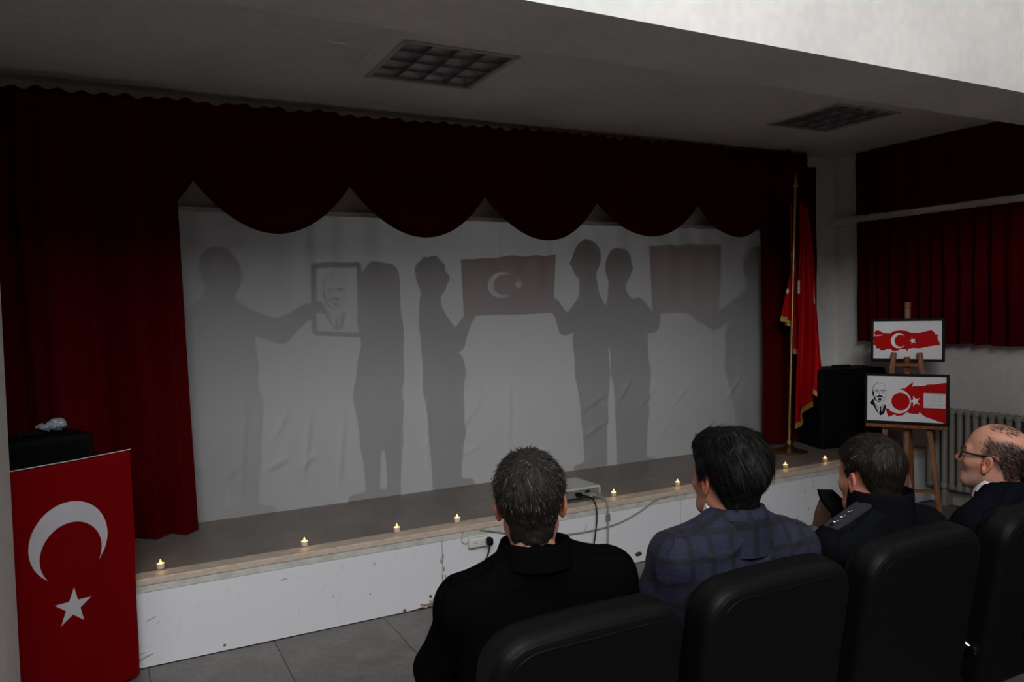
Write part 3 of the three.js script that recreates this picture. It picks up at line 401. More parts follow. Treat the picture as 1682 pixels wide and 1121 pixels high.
function loudspeaker(pos, ry, w, h, d, label) {
  const t = thing('loudspeaker', label, 'loudspeaker', pos, ry, 'black loudspeakers on the stage');
  part('cabinet', muv(new RoundedBoxGeometry(w, h - 0.012, d, 4, 0.02).translate(0, h / 2 + 0.006, 0)), MAT.blackPlastic, t);
  part('grille', muv(new RoundedBoxGeometry(w - 0.05, h - 0.07, 0.012, 3, 0.006).translate(0, h / 2 + 0.004, d / 2 + 0.002)), MAT.mesh, t);
  part('carry_handle', join(rbx(0.16, 0.018, 0.03, 0.006, 0, h + 0.012, 0), rbx(0.02, 0.02, 0.03, 0.005, -0.07, h + 0.004, 0), rbx(0.02, 0.02, 0.03, 0.005, 0.07, h + 0.004, 0)), MAT.blackPlastic, t);
  for (const sx of [-1, 1]) for (const sz of [-1, 1]) part('corner_foot', cyl(0.02, 0.018, 0.012, sx * (w / 2 - 0.05), 0, sz * (d / 2 - 0.05), 12), MAT.black, t);
}
loudspeaker([-0.335, HS, 0.5], 0.35, 0.42, 0.665, 0.28, 'black loudspeaker on the stage with a crumpled wrapper on top');
loudspeaker([5.5, HS, 0.38], -0.3, 0.6, 0.66, 0.36, 'big black loudspeaker on the stage behind the easel');
{
  const g = sdfMesh((x, y, z) => { const d = ell(x, y, z, 0, 0.012, 0, 0.085, 0.024, 0.05); return smin(d, ell(x, y, z, 0.03, 0.03, 0, 0.045, 0.03, 0.035), 0.02) - 0.011 * noise3(x * 55, y * 55, z * 55) - 0.006 * Math.abs(noise3(x * 110, y * 110, z * 110)); }, [-0.12, -0.03, -0.08], [0.12, 0.09, 0.08], 0.004);
  const o = tag(part('wrapper', g, phy({ color: lin(0.36, 0.42, 0.46), roughness: 0.25, clearcoat: 0.5, transmission: 0.2, thickness: 0, side: THREE.DoubleSide })), 'crumpled bluish plastic wrapper on top of the left loudspeaker', 'wrapper'); o.scale.setScalar(0.75); o.position.set(-0.27, HS + 0.695, 0.5);
}

// ---------------------------------------------------------------- right of the stage: flag on its pole, easel with two posters, radiator
{
  const b = [4.905, HS, 0.356];
  const p = thing('flag_stand', 'brass flag pole on a round foot before the right stage curtain', 'flag pole', b); p.rotation.z = -0.045;
  part('foot', new THREE.LatheGeometry([[0, 0], [0.15, 0], [0.152, 0.008], [0.11, 0.018], [0.05, 0.03], [0.024, 0.06], [0, 0.06]].map((q) => new THREE.Vector2(...q)), 36), MAT.brass, p);
  part('pole', cyl(0.0115, 0.0115, 2.13, 0, 0.03, 0, 16), MAT.brass, p);
  part('socket', cyl(0.02, 0.02, 0.05, 0, 0.045, 0, 16), MAT.brass, p);
  part('finial', new THREE.LatheGeometry([[0, 0], [0.022, 0.004], [0.026, 0.02], [0.016, 0.05], [0.006, 0.1], [0, 0.13]].map((q) => new THREE.Vector2(...q)), 20).translate(0, 2.155, 0), MAT.brass, p);
  const front = (u, v) => {
    const w = lerp(0.1, 0.37, Math.pow(v, 0.7)), y = lerp(2.06 - 0.08 * u, lerp(0.24, 0.57, Math.pow(u, 1.2)), v), x = 0.012 - 0.01 * v + w * (u + 0.25 * v * Math.sin(u * 12.5)), z = 0.03 + 0.035 * Math.sin(u * 16 + 1 + v) * (0.35 + 0.65 * v) + 0.01 * noise3(u * 4, v * 5, 2);
    return [x, y, z, u, 1 - v];
  };
  const rear = (u, v) => { const w = lerp(0.06, 0.42, Math.pow(v, 0.75)), y = lerp(2.05 - 0.1 * u, lerp(0.9, 0.66, u), v); return [0.0 + w * u + 0.012 * Math.sin(u * 20) * v, y, -0.04 - 0.05 * u + 0.035 * Math.sin(u * 22 + 1) * (0.3 + 0.7 * v), u, 1 - v]; };
  const left = (u, v) => { const w = lerp(0.01, 0.1, v), y = lerp(1.5, lerp(1.06, 1.12, u), v); return [0.02 - w * u, y, -0.03 + 0.02 * Math.sin(u * 12) * v, u, 1 - v]; };
  const map = canvasTex(256, 512, (c, w, h) => { c.fillStyle = '#b00810'; c.fillRect(0, 0, w, h); c.fillStyle = '#e8e6e6'; c.beginPath(); c.ellipse(w * 0.82, h * 0.47, w * 0.1, h * 0.052, 0.15, 0, 7); c.fill(); c.fillRect(0, h * 0.36, w * 0.07, h * 0.06); });
  const fm = phy({ map, roughness: 0.5, specularIntensity: 0.15, sheen: 0.2, sheenColor: lin(0.5, 0.03, 0.02), side: THREE.DoubleSide });
  const t = thing('ceremonial_flag', 'fringed red ceremonial flag draped from the brass pole', 'flag', b); t.rotation.z = -0.045;
  part('front_fold', grid(70, 70, front), fm, t); part('rear_fold', grid(60, 50, rear), fm, t); part('side_fold', grid(20, 40, left), fm, t);
  const fringe = (f, L) => grid(90, 3, (u, v) => { const a = f(u, 1), c = f(u, 0.97), dx = a[0] - c[0], dy = a[1] - c[1], l = hyp(dx, dy); return [a[0] + dx / l * L * v + 0.004 * Math.sin(u * 180) * v, a[1] + dy / l * L * v, a[2] + 0.002 + 0.004 * Math.sin(u * 150) * v, u, v]; });
  for (const f of [front, left, rear]) part('fringe', fringe(f, 0.045), MAT.gold, t).userData.label = 'gold fringe';
}
{
  const pos = [5.285, 0, 1.13], ry = -1.013;
  const t = thing('easel', 'wooden display easel carrying two framed posters beside the stage', 'easel', pos, ry);
  part('leg', bar([-0.205, 0, 0], [-0.088, 1.235, -0.195], 0.04, 0.024), MAT.wood, t); part('leg', bar([0.235, 0, 0], [0.088, 1.235, -0.195], 0.04, 0.024), MAT.wood, t);
  part('rear_leg', bar([0.02, 0.008, -0.47], [0, 1.2, -0.215], 0.042, 0.022), MAT.wood, t);
  part('centre_mast', bar([0, 0.2, -0.07], [0, 1.6, -0.338], 0.042, 0.02), MAT.wood, t);
  part('ledge', rbx(0.56, 0.026, 0.07, 0.005, 0, 0.683, -0.07), MAT.wood, t);
  part('crossbar', bar([-0.21, 0.2, -0.038], [0.21, 0.2, -0.038], 0.04, 0.018, Math.PI / 2), MAT.wood, t);
  part('crossbar', bar([-0.1, 1.14, -0.195], [0.1, 1.14, -0.195], 0.026, 0.02), MAT.wood, t);
  part('screw', new THREE.SphereGeometry(0.006, 10, 8).translate(0.205, 0.2, -0.024), MAT.chrome, t);
  part('top_clip', rbx(0.045, 0.05, 0.03, 0.005, 0, 1.602, -0.335), MAT.wood, t);
  const poster = (name, label, w, h, y0, z0, map) => {
    const g = thing(name, label, 'poster', [0, 0, 0]), e = 0.02, M = new THREE.Matrix4().makeRotationY(ry).setPosition(...pos).multiply(new THREE.Matrix4().makeTranslation(0, y0, z0)).multiply(new THREE.Matrix4().makeRotationX(-0.158));
    g.applyMatrix4(M);
    part('backing', bx(-w / 2 + 0.004, w / 2 - 0.004, 0.004, h - 0.004, -0.012, 0), MAT.black, g);
    part('print', new THREE.PlaneGeometry(w - 2 * e, h - 2 * e).translate(0, h / 2, 0.003), phy({ map, roughness: 0.5, specularIntensity: 0.15 }), g);
    for (const [a, b, c, d] of [[-w / 2, w / 2, 0, e], [-w / 2, w / 2, h - e, h], [-w / 2, -w / 2 + e, e, h - e], [w / 2 - e, w / 2, e, h - e]]) part('frame_bar', muv(new RoundedBoxGeometry(b - a, d - c, 0.024, 2, 0.004).translate((a + b) / 2, (c + d) / 2, 0)), MAT.black, g);
  };
  const jag = (c, pts, amp, n = 7) => { c.beginPath(); for (let i = 0; i < pts.length; i++) { const a = pts[i], b = pts[(i + 1) % pts.length]; for (let k = 0; k < n; k++) { const q = k / n; c.lineTo(lerp(a[0], b[0], q) + amp * (rnd() - 0.5), lerp(a[1], b[1], q) + amp * (rnd() - 0.5)); } } c.closePath(); c.fill(); };
  poster('map_poster', 'framed poster of a red map with crescent and star, upper on the easel', 0.515, 0.335, 1.165, -0.225, canvasTex(1070, 620, (c, w, h) => {
    c.red = '#c60a0e'; c.fillStyle = '#f3f3f6'; c.fillRect(0, 0, w, h); c.fillStyle = c.red;
    jag(c, [[245, 275], [270, 262], [300, 273], [322, 290], [375, 292], [400, 272], [450, 263], [500, 268], [540, 288], [600, 290], [640, 275], [690, 263], [715, 280], [725, 300], [750, 302], [738, 322], [745, 345], [757, 365], [757, 388], [720, 388], [660, 400], [600, 412], [560, 410], [520, 415], [508, 440], [495, 420], [450, 418], [440, 435], [395, 438], [375, 418], [340, 420], [330, 435], [300, 432], [290, 415], [255, 412], [262, 395], [240, 378], [245, 345], [235, 330], [252, 310]].map(([x, y]) => [(x - 240) * 2, (y - 190) * 2]), 7, 4);
    c.fillStyle = '#f3f3f6'; c.beginPath(); c.ellipse(88, 232, 62, 8, -0.1, 0, 7); c.fill();
    flagPrint(c, 400, 322, 122, 222); }));
  poster('portrait_poster', 'framed poster of an ink portrait beside a torn red flag, lower on the easel', 0.58, 0.385, 0.697, -0.066, canvasTex(1160, 690, (c, w, h) => {
    c.red = '#c60a0e'; c.fillStyle = '#f3f3f6'; c.fillRect(0, 0, w, h); c.fillStyle = c.red; const Q = (a) => a.map(([x, y]) => [(x - 215) * 2, (y - 645) * 2]);
    jag(c, Q([[410, 752], [500, 735], [525, 708], [555, 690], [548, 722], [640, 712], [660, 702], [720, 700], [796, 688], [796, 992], [760, 985], [700, 965], [640, 945], [605, 915], [560, 908], [500, 925], [480, 945], [440, 950], [420, 940], [375, 958], [352, 890], [392, 900], [372, 850], [385, 790]]), 9, 5);
    c.fillStyle = '#f3f3f6'; c.beginPath(); c.arc(470, 386, 185, 0, 7); c.fill(); jag(c, Q([[330, 760], [400, 745], [372, 850], [392, 900], [352, 890], [330, 850]]), 3);
    c.fillStyle = c.red; c.beginPath(); c.arc(500, 384, 134, 0, 7); c.fill(); jag(c, Q([[520, 745], [600, 745], [600, 930], [520, 925], [560, 880], [570, 830], [560, 780]]), 4);
    star(c, 712, 374, 86, Math.PI); c.fillStyle = '#f3f3f6'; c.fillRect(836, 244, 310, 224);
    c.fillStyle = '#8f8f94'; for (let i = 0; i < 11; i++) for (let x = 850; x < 1130; x += 9 + 16 * rnd()) c.fillRect(x, 258 + i * 18.5, 6 + 12 * rnd(), i % 3 === 0 ? 4 : 3);
    portrait(c, 36, 84, 4.1, '#16161a'); }));
}
{
  const n = 16, dz = 0.062, t = thing('radiator', 'grey cast iron column radiator along the right wall', 'radiator', [XR - 0.09, 0, 0.97]);
  const sec = () => { const gs = []; for (const x of [-0.045, 0.045]) gs.push(new THREE.CapsuleGeometry(0.017, 0.56, 4, 10).scale(1, 1, 1.25).translate(x, 0.46, 0)); gs.push(new RoundedBoxGeometry(0.13, 0.05, 0.05, 3, 0.02).translate(0, 0.755, 0), new RoundedBoxGeometry(0.13, 0.05, 0.05, 3, 0.02).translate(0, 0.165, 0), new RoundedBoxGeometry(0.06, 0.55, 0.012, 2, 0.004).translate(0, 0.46, 0)); return muv(join(gs)); }, g = sec();
  for (let i = 0; i < n; i++) part('section', g, MAT.radiator, t).position.set(0, 0, i * dz);
  for (const y of [0.755, 0.165]) part('header_pipe', cyl(0.018, 0.018, n * dz, 0, 0, 0, 12).rotateX(Math.PI / 2).translate(0, y, -0.03), MAT.radiator, t);
  part('foot', rbx(0.1, 0.145, 0.03, 0.008, 0, 0.0725, 0.12), MAT.radiator, t); part('foot', rbx(0.1, 0.145, 0.03, 0.008, 0, 0.0725, 0.8), MAT.radiator, t);
}

// ---------------------------------------------------------------- on the stage edge: projector, cables, socket, candles
{
  const t = thing('projector', 'flat pale grey projector on the stage edge, facing the cloth', 'projector', [2.585, HS, 0.63], 0.03);
  part('case', muv(new RoundedBoxGeometry(0.37, 0.066, 0.29, 4, 0.012).translate(0, 0.043, 0)), MAT.device, t);
  part('port_panel', rbx(0.345, 0.05, 0.006, 0.003, -0.004, 0.041, 0.1445), MAT.deviceDark, t);
  part('port', rbx(0.035, 0.014, 0.008, 0.002, 0.075, 0.05, 0.147), MAT.black, t); part('port', rbx(0.03, 0.02, 0.008, 0.002, 0.0, 0.042, 0.147), MAT.black, t); part('port', rbx(0.05, 0.024, 0.01, 0.003, 0.092, 0.03, 0.147), std({ color: lin(0.2, 0.18, 0.06), roughness: 0.5 }), t);
  part('lens', new THREE.CylinderGeometry(0.026, 0.026, 0.02, 20).rotateX(Math.PI / 2).translate(-0.09, 0.045, -0.15), MAT.black, t);
  part('focus_slot', rbx(0.05, 0.004, 0.014, 0.0015, 0.06, 0.0755, -0.1), MAT.black, t); part('button', rbx(0.014, 0.004, 0.01, 0.0015, 0.0, 0.0755, 0.02), MAT.black, t);
  for (const sx of [-1, 1]) for (const sz of [-1, 1]) part('foot', cyl(0.012, 0.012, 0.012, sx * 0.15, 0, sz * 0.11, 12), MAT.black, t);
  const c1 = thing('power_cable', 'black power cable hanging from the projector over the stage front', 'cable', [0, 0, 0]);
  part('plug', rbx(0.032, 0.022, 0.045, 0.006, 2.585, HS + 0.042, 0.8), MAT.black, c1);
  part('cord', tube([[2.585, HS + 0.042, 0.81], [2.61, HS + 0.04, 0.86], [2.62, HS + 0.02, 0.92], [2.618, HS - 0.05, 0.95], [2.6, 0.25, 0.955], [2.56, 0.1, 0.97], [2.5, 0.01, 1.05], [2.3, 0.008, 1.2]], 0.0042, 60), MAT.black, c1);
  const c2 = thing('video_cable', 'beige video cable hanging straight down from the projector', 'cable', [0, 0, 0]);
  part('connector', rbx(0.045, 0.02, 0.04, 0.005, 2.68, HS + 0.03, 0.795), MAT.cableGrey, c2);
  part('cord', tube([[2.68, HS + 0.03, 0.81], [2.7, HS + 0.028, 0.87], [2.703, HS + 0.012, 0.94], [2.702, HS - 0.06, 0.949], [2.698, 0.2, 0.949], [2.69, 0.06, 0.952], [2.66, 0.008, 1.0], [2.5, 0.008, 1.15]], 0.0052, 60), MAT.cableGrey, c2);
  part('filter_block', rbx(0.022, 0.042, 0.02, 0.005, 2.702, HS - 0.085, 0.949), MAT.deviceDark, c2);
  tag(part('loose_cable', tube([[1.83, 0.392, 0.935], [1.95, 0.36, 0.932], [2.15, 0.3, 0.93], [2.4, 0.272, 0.929], [2.62, 0.268, 0.929], [2.8, 0.285, 0.929], [2.95, 0.33, 0.93], [3.05, 0.375, 0.93], [3.1, 0.396, 0.93], [3.2, 0.4, 0.93]], 0.005, 70), MAT.cableGrey), 'grey cable sagging along the white stage front', 'cable');
  tag(part('thin_cable', tube([[1.73, 0.395, 0.928], [1.72, 0.37, 0.925], [1.722, 0.335, 0.925], [1.735, 0.325, 0.926], [1.76, 0.325, 0.927]], 0.0026, 30), MAT.cableGrey), 'thin grey wire looping down to the socket strip', 'cable');
  const s = thing('socket_strip', 'white socket strip fixed to the stage front', 'socket', [1.815, 0.325, 0.9215]);
  part('body', muv(new RoundedBoxGeometry(0.125, 0.058, 0.032, 4, 0.012).translate(0, 0, 0.016)), MAT.whitePlastic, s);
  for (const x of [-0.024, 0.018]) { const q = part('outlet', new THREE.TorusGeometry(0.0155, 0.0026, 8, 24).translate(x, 0, 0.032), MAT.whitePlastic, s); for (const d of [-1, 1]) part('pin_hole', new THREE.CylinderGeometry(0.0028, 0.0028, 0.003, 10).rotateX(Math.PI / 2).translate(x + d * 0.007, 0, 0.0325), MAT.black, q); }
  const p = thing('plug_cable', 'black plug in the socket strip with its cable hanging down', 'cable', [0, 0, 0]);
  part('plug', muv(new RoundedBoxGeometry(0.036, 0.046, 0.045, 4, 0.014).translate(1.868, 0.33, 0.978)), MAT.black, p);
  part('cord', tube([[1.868, 0.312, 0.98], [1.862, 0.27, 0.975], [1.845, 0.2, 0.955], [1.846, 0.12, 0.95], [1.86, 0.04, 0.96], [1.9, 0.008, 1.02], [2.1, 0.008, 1.1]], 0.0045, 50), MAT.black, p);
  const cup = new THREE.LatheGeometry([[0, 0], [0.0185, 0], [0.019, 0.003], [0.019, 0.024], [0.0165, 0.0255], [0.015, 0.022], [0, 0.021]].map((q) => new THREE.Vector2(...q)), 24), fl = new THREE.LatheGeometry([[0.0055, 0.02], [0.0068, 0.026], [0.0055, 0.035], [0.0028, 0.043], [0.0004, 0.047]].map((q) => new THREE.Vector2(...q)), 14);
  const flame = std({ color: lin(0.9, 0.7, 0.4), emissive: lin(1, 0.52, 0.14), emissiveIntensity: 1.6, roughness: 0.5 }), wax = phy({ color: lin(0.62, 0.52, 0.45), roughness: 0.5 });
  for (const [x, z, where] of [[0.176, 0.79, 'beside the flag-covered board'], [0.869, 0.8, 'second from the flag-covered board'], [1.371, 0.827, 'third from the flag-covered board'], [1.735, 0.828, 'above the socket strip'], [2.849, 0.802, 'beside the projector'], [3.375, 0.8, 'between projector and flag pole'], [4.393, 0.795, 'before the flag pole'], [4.822, 0.788, 'before the big loudspeaker']]) {
    const c = thing('tea_light', 'small glowing tea light on the stage edge ' + where, 'tea light', [x, HS + (z > 0.82 ? 0.0045 : 0.0005), z], x * 3, 'tea lights along the stage edge');
    part('cup', cup, wax, c); part('flame', fl, flame, c);
    const l = new THREE.PointLight(lin(1, 0.55, 0.2), CANDLE, 0, 2); l.position.set(x, HS + 0.036, z); l.shadow.radius = 0.25; l.castShadow = true; scene.add(l);
  }
}

// ---------------------------------------------------------------- the front row of chairs
const CHAIR_X = [0.9, 1.46, 2.03, 2.64];
function chair(x, z, label) {
  const t = thing('leather_chair', label, 'chair', [x, 0, z], Math.PI, 'black leather chairs in a row');          // local +z is the way the sitter looks
  const rr = (w, h, r, d, bev) => { const s = new THREE.Shape(), a = w / 2 - bev, H = h - 2 * bev; s.moveTo(-a + 0.03, 0); s.lineTo(a - 0.03, 0); s.quadraticCurveTo(a, 0, a, 0.03); s.lineTo(a, H - r); s.quadraticCurveTo(a, H, a - r, H + 0.006); s.quadraticCurveTo(0, H + 0.014, -a + r, H + 0.006); s.quadraticCurveTo(-a, H, -a, H - r); s.lineTo(-a, 0.03); s.quadraticCurveTo(-a, 0, -a + 0.03, 0); return new THREE.ExtrudeGeometry(s, { depth: d - 2 * bev, bevelEnabled: true, bevelThickness: bev, bevelSize: bev, bevelSegments: 6, curveSegments: 14 }).translate(0, bev, bev - d / 2); };
  const lean = (g) => muv(g.rotateX(-0.16).translate(0, 0.398, -0.2));
  const back_ = rr(0.5, 0.585, 0.062, 0.105, 0.034), p = back_.attributes.position;
  part('backrest', lean(back_), MAT.leather, t);
  const loop = (z) => { const a = 0.216, q = []; for (let i = 0; i <= 8; i++) q.push([-a, 0.06 + i * 0.05, z]); q.push([-a + 0.012, 0.53, z], [-a + 0.045, 0.556, z]); for (let i = -3; i <= 3; i++) q.push([i * 0.045, 0.562, z]); q.push([a - 0.045, 0.556, z], [a - 0.012, 0.53, z]); for (let i = 8; i >= 0; i--) q.push([a, 0.06 + i * 0.05, z]); return q; };
  part('piping', lean(join(tube(loop(-0.0505), 0.0035, 110, 6), tube(loop(0.0505), 0.0035, 110, 6))), MAT.leather, t);
  part('head_cushion', lean(muv(new RoundedBoxGeometry(0.43, 0.16, 0.05, 5, 0.022).translate(0, 0.46, 0.05))), MAT.leather, t);
  part('seat', muv(new RoundedBoxGeometry(0.5, 0.12, 0.5, 6, 0.045).rotateX(0.04 * -1).translate(0, 0.4, 0.06)), MAT.leather, t);
  for (const s of [-1, 1]) {
    const a = part('armrest', muv(new RoundedBoxGeometry(0.042, 0.04, 0.34, 4, 0.018).translate(s * 0.256, 0.64, 0.06)), MAT.leather, t);
    part('rear_bracket', tube([[s * 0.256, 0.62, -0.1], [s * 0.256, 0.6, -0.13], [s * 0.252, 0.55, -0.19], [s * 0.24, 0.52, -0.235]], 0.011, 20, 8), MAT.chrome, a);
    part('front_bracket', tube([[s * 0.256, 0.62, 0.19], [s * 0.256, 0.5, 0.2], [s * 0.252, 0.36, 0.16]], 0.011, 20, 8), MAT.chrome, a);
    part('bolt', new THREE.CylinderGeometry(0.014, 0.014, 0.02, 14).rotateZ(Math.PI / 2).translate(s * 0.25, 0.53, -0.225), MAT.chrome, a);
    part('leg', join(tube([[s * 0.24, 0.34, 0.25], [s * 0.25, 0.2, 0.27], [s * 0.255, 0.03, 0.29], [s * 0.255, 0.016, 0.26], [s * 0.255, 0.014, -0.2], [s * 0.255, 0.03, -0.24], [s * 0.25, 0.2, -0.22], [s * 0.245, 0.345, -0.17]], 0.013, 60, 10)), MAT.chrome, t);
  }
}
chair(CHAIR_X[0], 3.2, 'black leather chair of the man in the black coat');
chair(CHAIR_X[1], 3.2, 'black leather chair of the man in the blue checked suit');
chair(CHAIR_X[2], 3.2, 'black leather chair of the man in dark uniform');
chair(CHAIR_X[3], 3.2, 'black leather chair of the man with glasses');

// ---------------------------------------------------------------- the audience
// head space: origin between the ears, +z the face, +y up
function headSDF(x0, y, z, o) {
  const x = Math.abs(x0);
  let d = ell(x, y, z, 0, 0.045, -0.008, 0.0765, 0.087, 0.1);
  d = smin(d, ell(x, y, z, 0, -0.042, 0.034, 0.058, 0.07, 0.062), 0.05);
  d = smin(d, cone(x, y, z, [0, -0.094, 0.076], 0.016, [0.018, -0.094, 0.07], 0.016), 0.03);
  d = smin(d, cone(x, y, z, [0.05, -0.058, 0.004], 0.018, [0.03, -0.088, 0.055], 0.016), 0.035);
  d = smin(d, cone(x, y, z, [0.046, -0.02, 0.062], 0.018, [0.058, -0.012, 0.03], 0.014), 0.03);
  d = smin(d, cone(x, y, z, [0, 0.024, 0.085], 0.011, [0.038, 0.024, 0.076], 0.011), 0.022);
  d = smax(d, -(hyp(x - 0.032, y - 0.003, z - 0.1) - 0.017), 0.016);
  d = smin(d, hyp(x - 0.031, y - 0.003, z - 0.08) - 0.0125, 0.004);
  d = smin(d, cone(x, y, z, [0, 0.018, 0.09], 0.007, [0, -0.026, 0.113], 0.0115), 0.014);
  d = smin(d, hyp(x - 0.0125, y + 0.031, z - 0.1) - 0.0085, 0.01);
  d = smin(d, cone(x, y, z, [0, -0.056, 0.0925], 0.006, [0.019, -0.0585, 0.083], 0.004), 0.008);
  d = smin(d, cone(x, y, z, [0, -0.0665, 0.0915], 0.0065, [0.018, -0.064, 0.083], 0.004), 0.008);
  d = smax(d, -(cone(x, y, z, [0, -0.0612, 0.1005], 0.0035, [0.022, -0.061, 0.09], 0.003)), 0.004);
  d = smin(d, cone(x, y, z, [0, -0.03, -0.03], 0.054, [0, -0.2, -0.05], 0.06), 0.035);
  // ear
  const a = 0.42, ex = x - 0.073, dz = z - 0.012, ca = Math.cos(a), sa = Math.sin(a), u0 = -dz * ca + ex * sa, n = ex * ca + dz * sa, t = 0.16, yy = y + 0.004, u = u0 * Math.cos(t) - yy * Math.sin(t), v = yy * Math.cos(t) + u0 * Math.sin(t);
  const ry = v > 0 ? 0.031 : 0.033, rx = 0.0185 * (1 + 0.28 * clamp(v / 0.033, -1.2, 0)), e2 = (hyp((u - 0.014) / rx, v / ry) - 1) * rx;
  let er = smax(e2, Math.abs(n - 0.004) - 0.0035, 0.003); er = smin(er, hyp(e2 + 0.0035, n - 0.0055) - (v > -0.02 ? 0.0042 : 0.0048), 0.003);
  er = smax(er, -ell(u, v, n, 0.011, -0.004, 0.009, 0.008, 0.012, 0.006), 0.003); er = smin(er, hyp(u + 0.001, v + 0.004, n - 0.006) - 0.005, 0.004);
  d = smin(d, er, 0.006);
  return d * 0.92;
}
const skull = (x, y, z) => smin(ell(x, y, z, 0, 0.045, -0.008, 0.0765, 0.087, 0.1), cone(x, y, z, [0, -0.03, -0.03], 0.054, [0, -0.2, -0.05], 0.06), 0.035);
const pw = (pts, x) => { if (x <= pts[0][0]) return pts[0][1]; for (let i = 1; i < pts.length; i++) if (x <= pts[i][0]) return lerp(pts[i - 1][1], pts[i][1], (x - pts[i - 1][0]) / (pts[i][0] - pts[i - 1][0])); return pts[pts.length - 1][1]; };
const HAIRLINE = [[-0.12, -0.074], [-0.06, -0.07], [-0.045, -0.052], [-0.036, -0.02], [-0.025, 0.03], [-0.004, 0.037], [0.008, 0.03], [0.012, -0.012], [0.03, -0.008], [0.034, 0.04], [0.052, 0.075], [0.1, 0.1]];
function hairSDF(x, y, z, o) {
  const side = Math.abs(x);
  let th = o.thick(x, y, z);
  let d = skull(x, y, z) - th - o.rough * noise3(x * 70, y * 28, z * 70) - o.rough * 0.6 * noise3(x * 140, y * 60, z * 140);
  const line = pw(o.line || HAIRLINE, z) + 0.006 * noise3(x * 60, 0, z * 60);
  d = smax(d, (line - y) * 0.75, 0.012);
  if (o.mask) d = smax(d, o.mask(x, y, z), 0.01);
  return d;
}
function strands(geo, n, o) {
  const p = geo.attributes.position, nn = geo.attributes.normal, pos = [], nor = [], col = [], idx = [];
  for (let k = 0; k < n; k++) {
    const i = Math.floor(rnd() * p.count), P = V(p.getX(i), p.getY(i), p.getZ(i)), N = V(nn.getX(i), nn.getY(i), nn.getZ(i)), D = o.dir(P, N);
    if (o.density) P.add(V(rnd() - 0.5, rnd() - 0.5, rnd() - 0.5).multiplyScalar(0.004));
    if (o.density && rnd() > o.density(P.x, P.y, P.z)) continue;
    D.addScaledVector(N, -D.dot(N)).normalize().add(V(rnd() - 0.5, rnd() - 0.5, rnd() - 0.5).multiplyScalar(o.mess)).normalize();
    const L = o.len(P) * (0.6 + 0.8 * rnd()), lift = o.lift * (0.5 + rnd()), S = D.clone().cross(N).normalize(), w = o.w * (0.7 + 0.6 * rnd()), c = o.color(P), b = pos.length / 3;
    for (let s = 0; s < 3; s++) { const f = s / 2, q = P.clone().addScaledVector(N, -0.002 + lift * f - o.drop * f * f).addScaledVector(D, L * f), ww = w * (1 - 0.75 * f * f);
      for (const m of [-1, 1]) { pos.push(q.x + S.x * m * ww, q.y + S.y * m * ww, q.z + S.z * m * ww); const M = N.clone().addScaledVector(S, m * 0.7).normalize(); nor.push(M.x, M.y, M.z); col.push(...c); } }
    for (let s = 0; s < 2; s++) idx.push(b + 2 * s, b + 2 * s + 1, b + 2 * s + 3, b + 2 * s, b + 2 * s + 3, b + 2 * s + 2);
  }
  const g = new THREE.BufferGeometry(); g.setAttribute('position', new THREE.Float32BufferAttribute(pos, 3)); g.setAttribute('normal', new THREE.Float32BufferAttribute(nor, 3)); g.setAttribute('color', new THREE.Float32BufferAttribute(col, 3)); g.setAttribute('uv', new THREE.Float32BufferAttribute(new Float32Array(pos.length / 3 * 2), 2)); g.setIndex(idx); return g;
}
const HEAD = sdfMesh((x, y, z) => headSDF(x, y, z), [-0.115, -0.19, -0.125], [0.115, 0.145, 0.14], 0.0032);
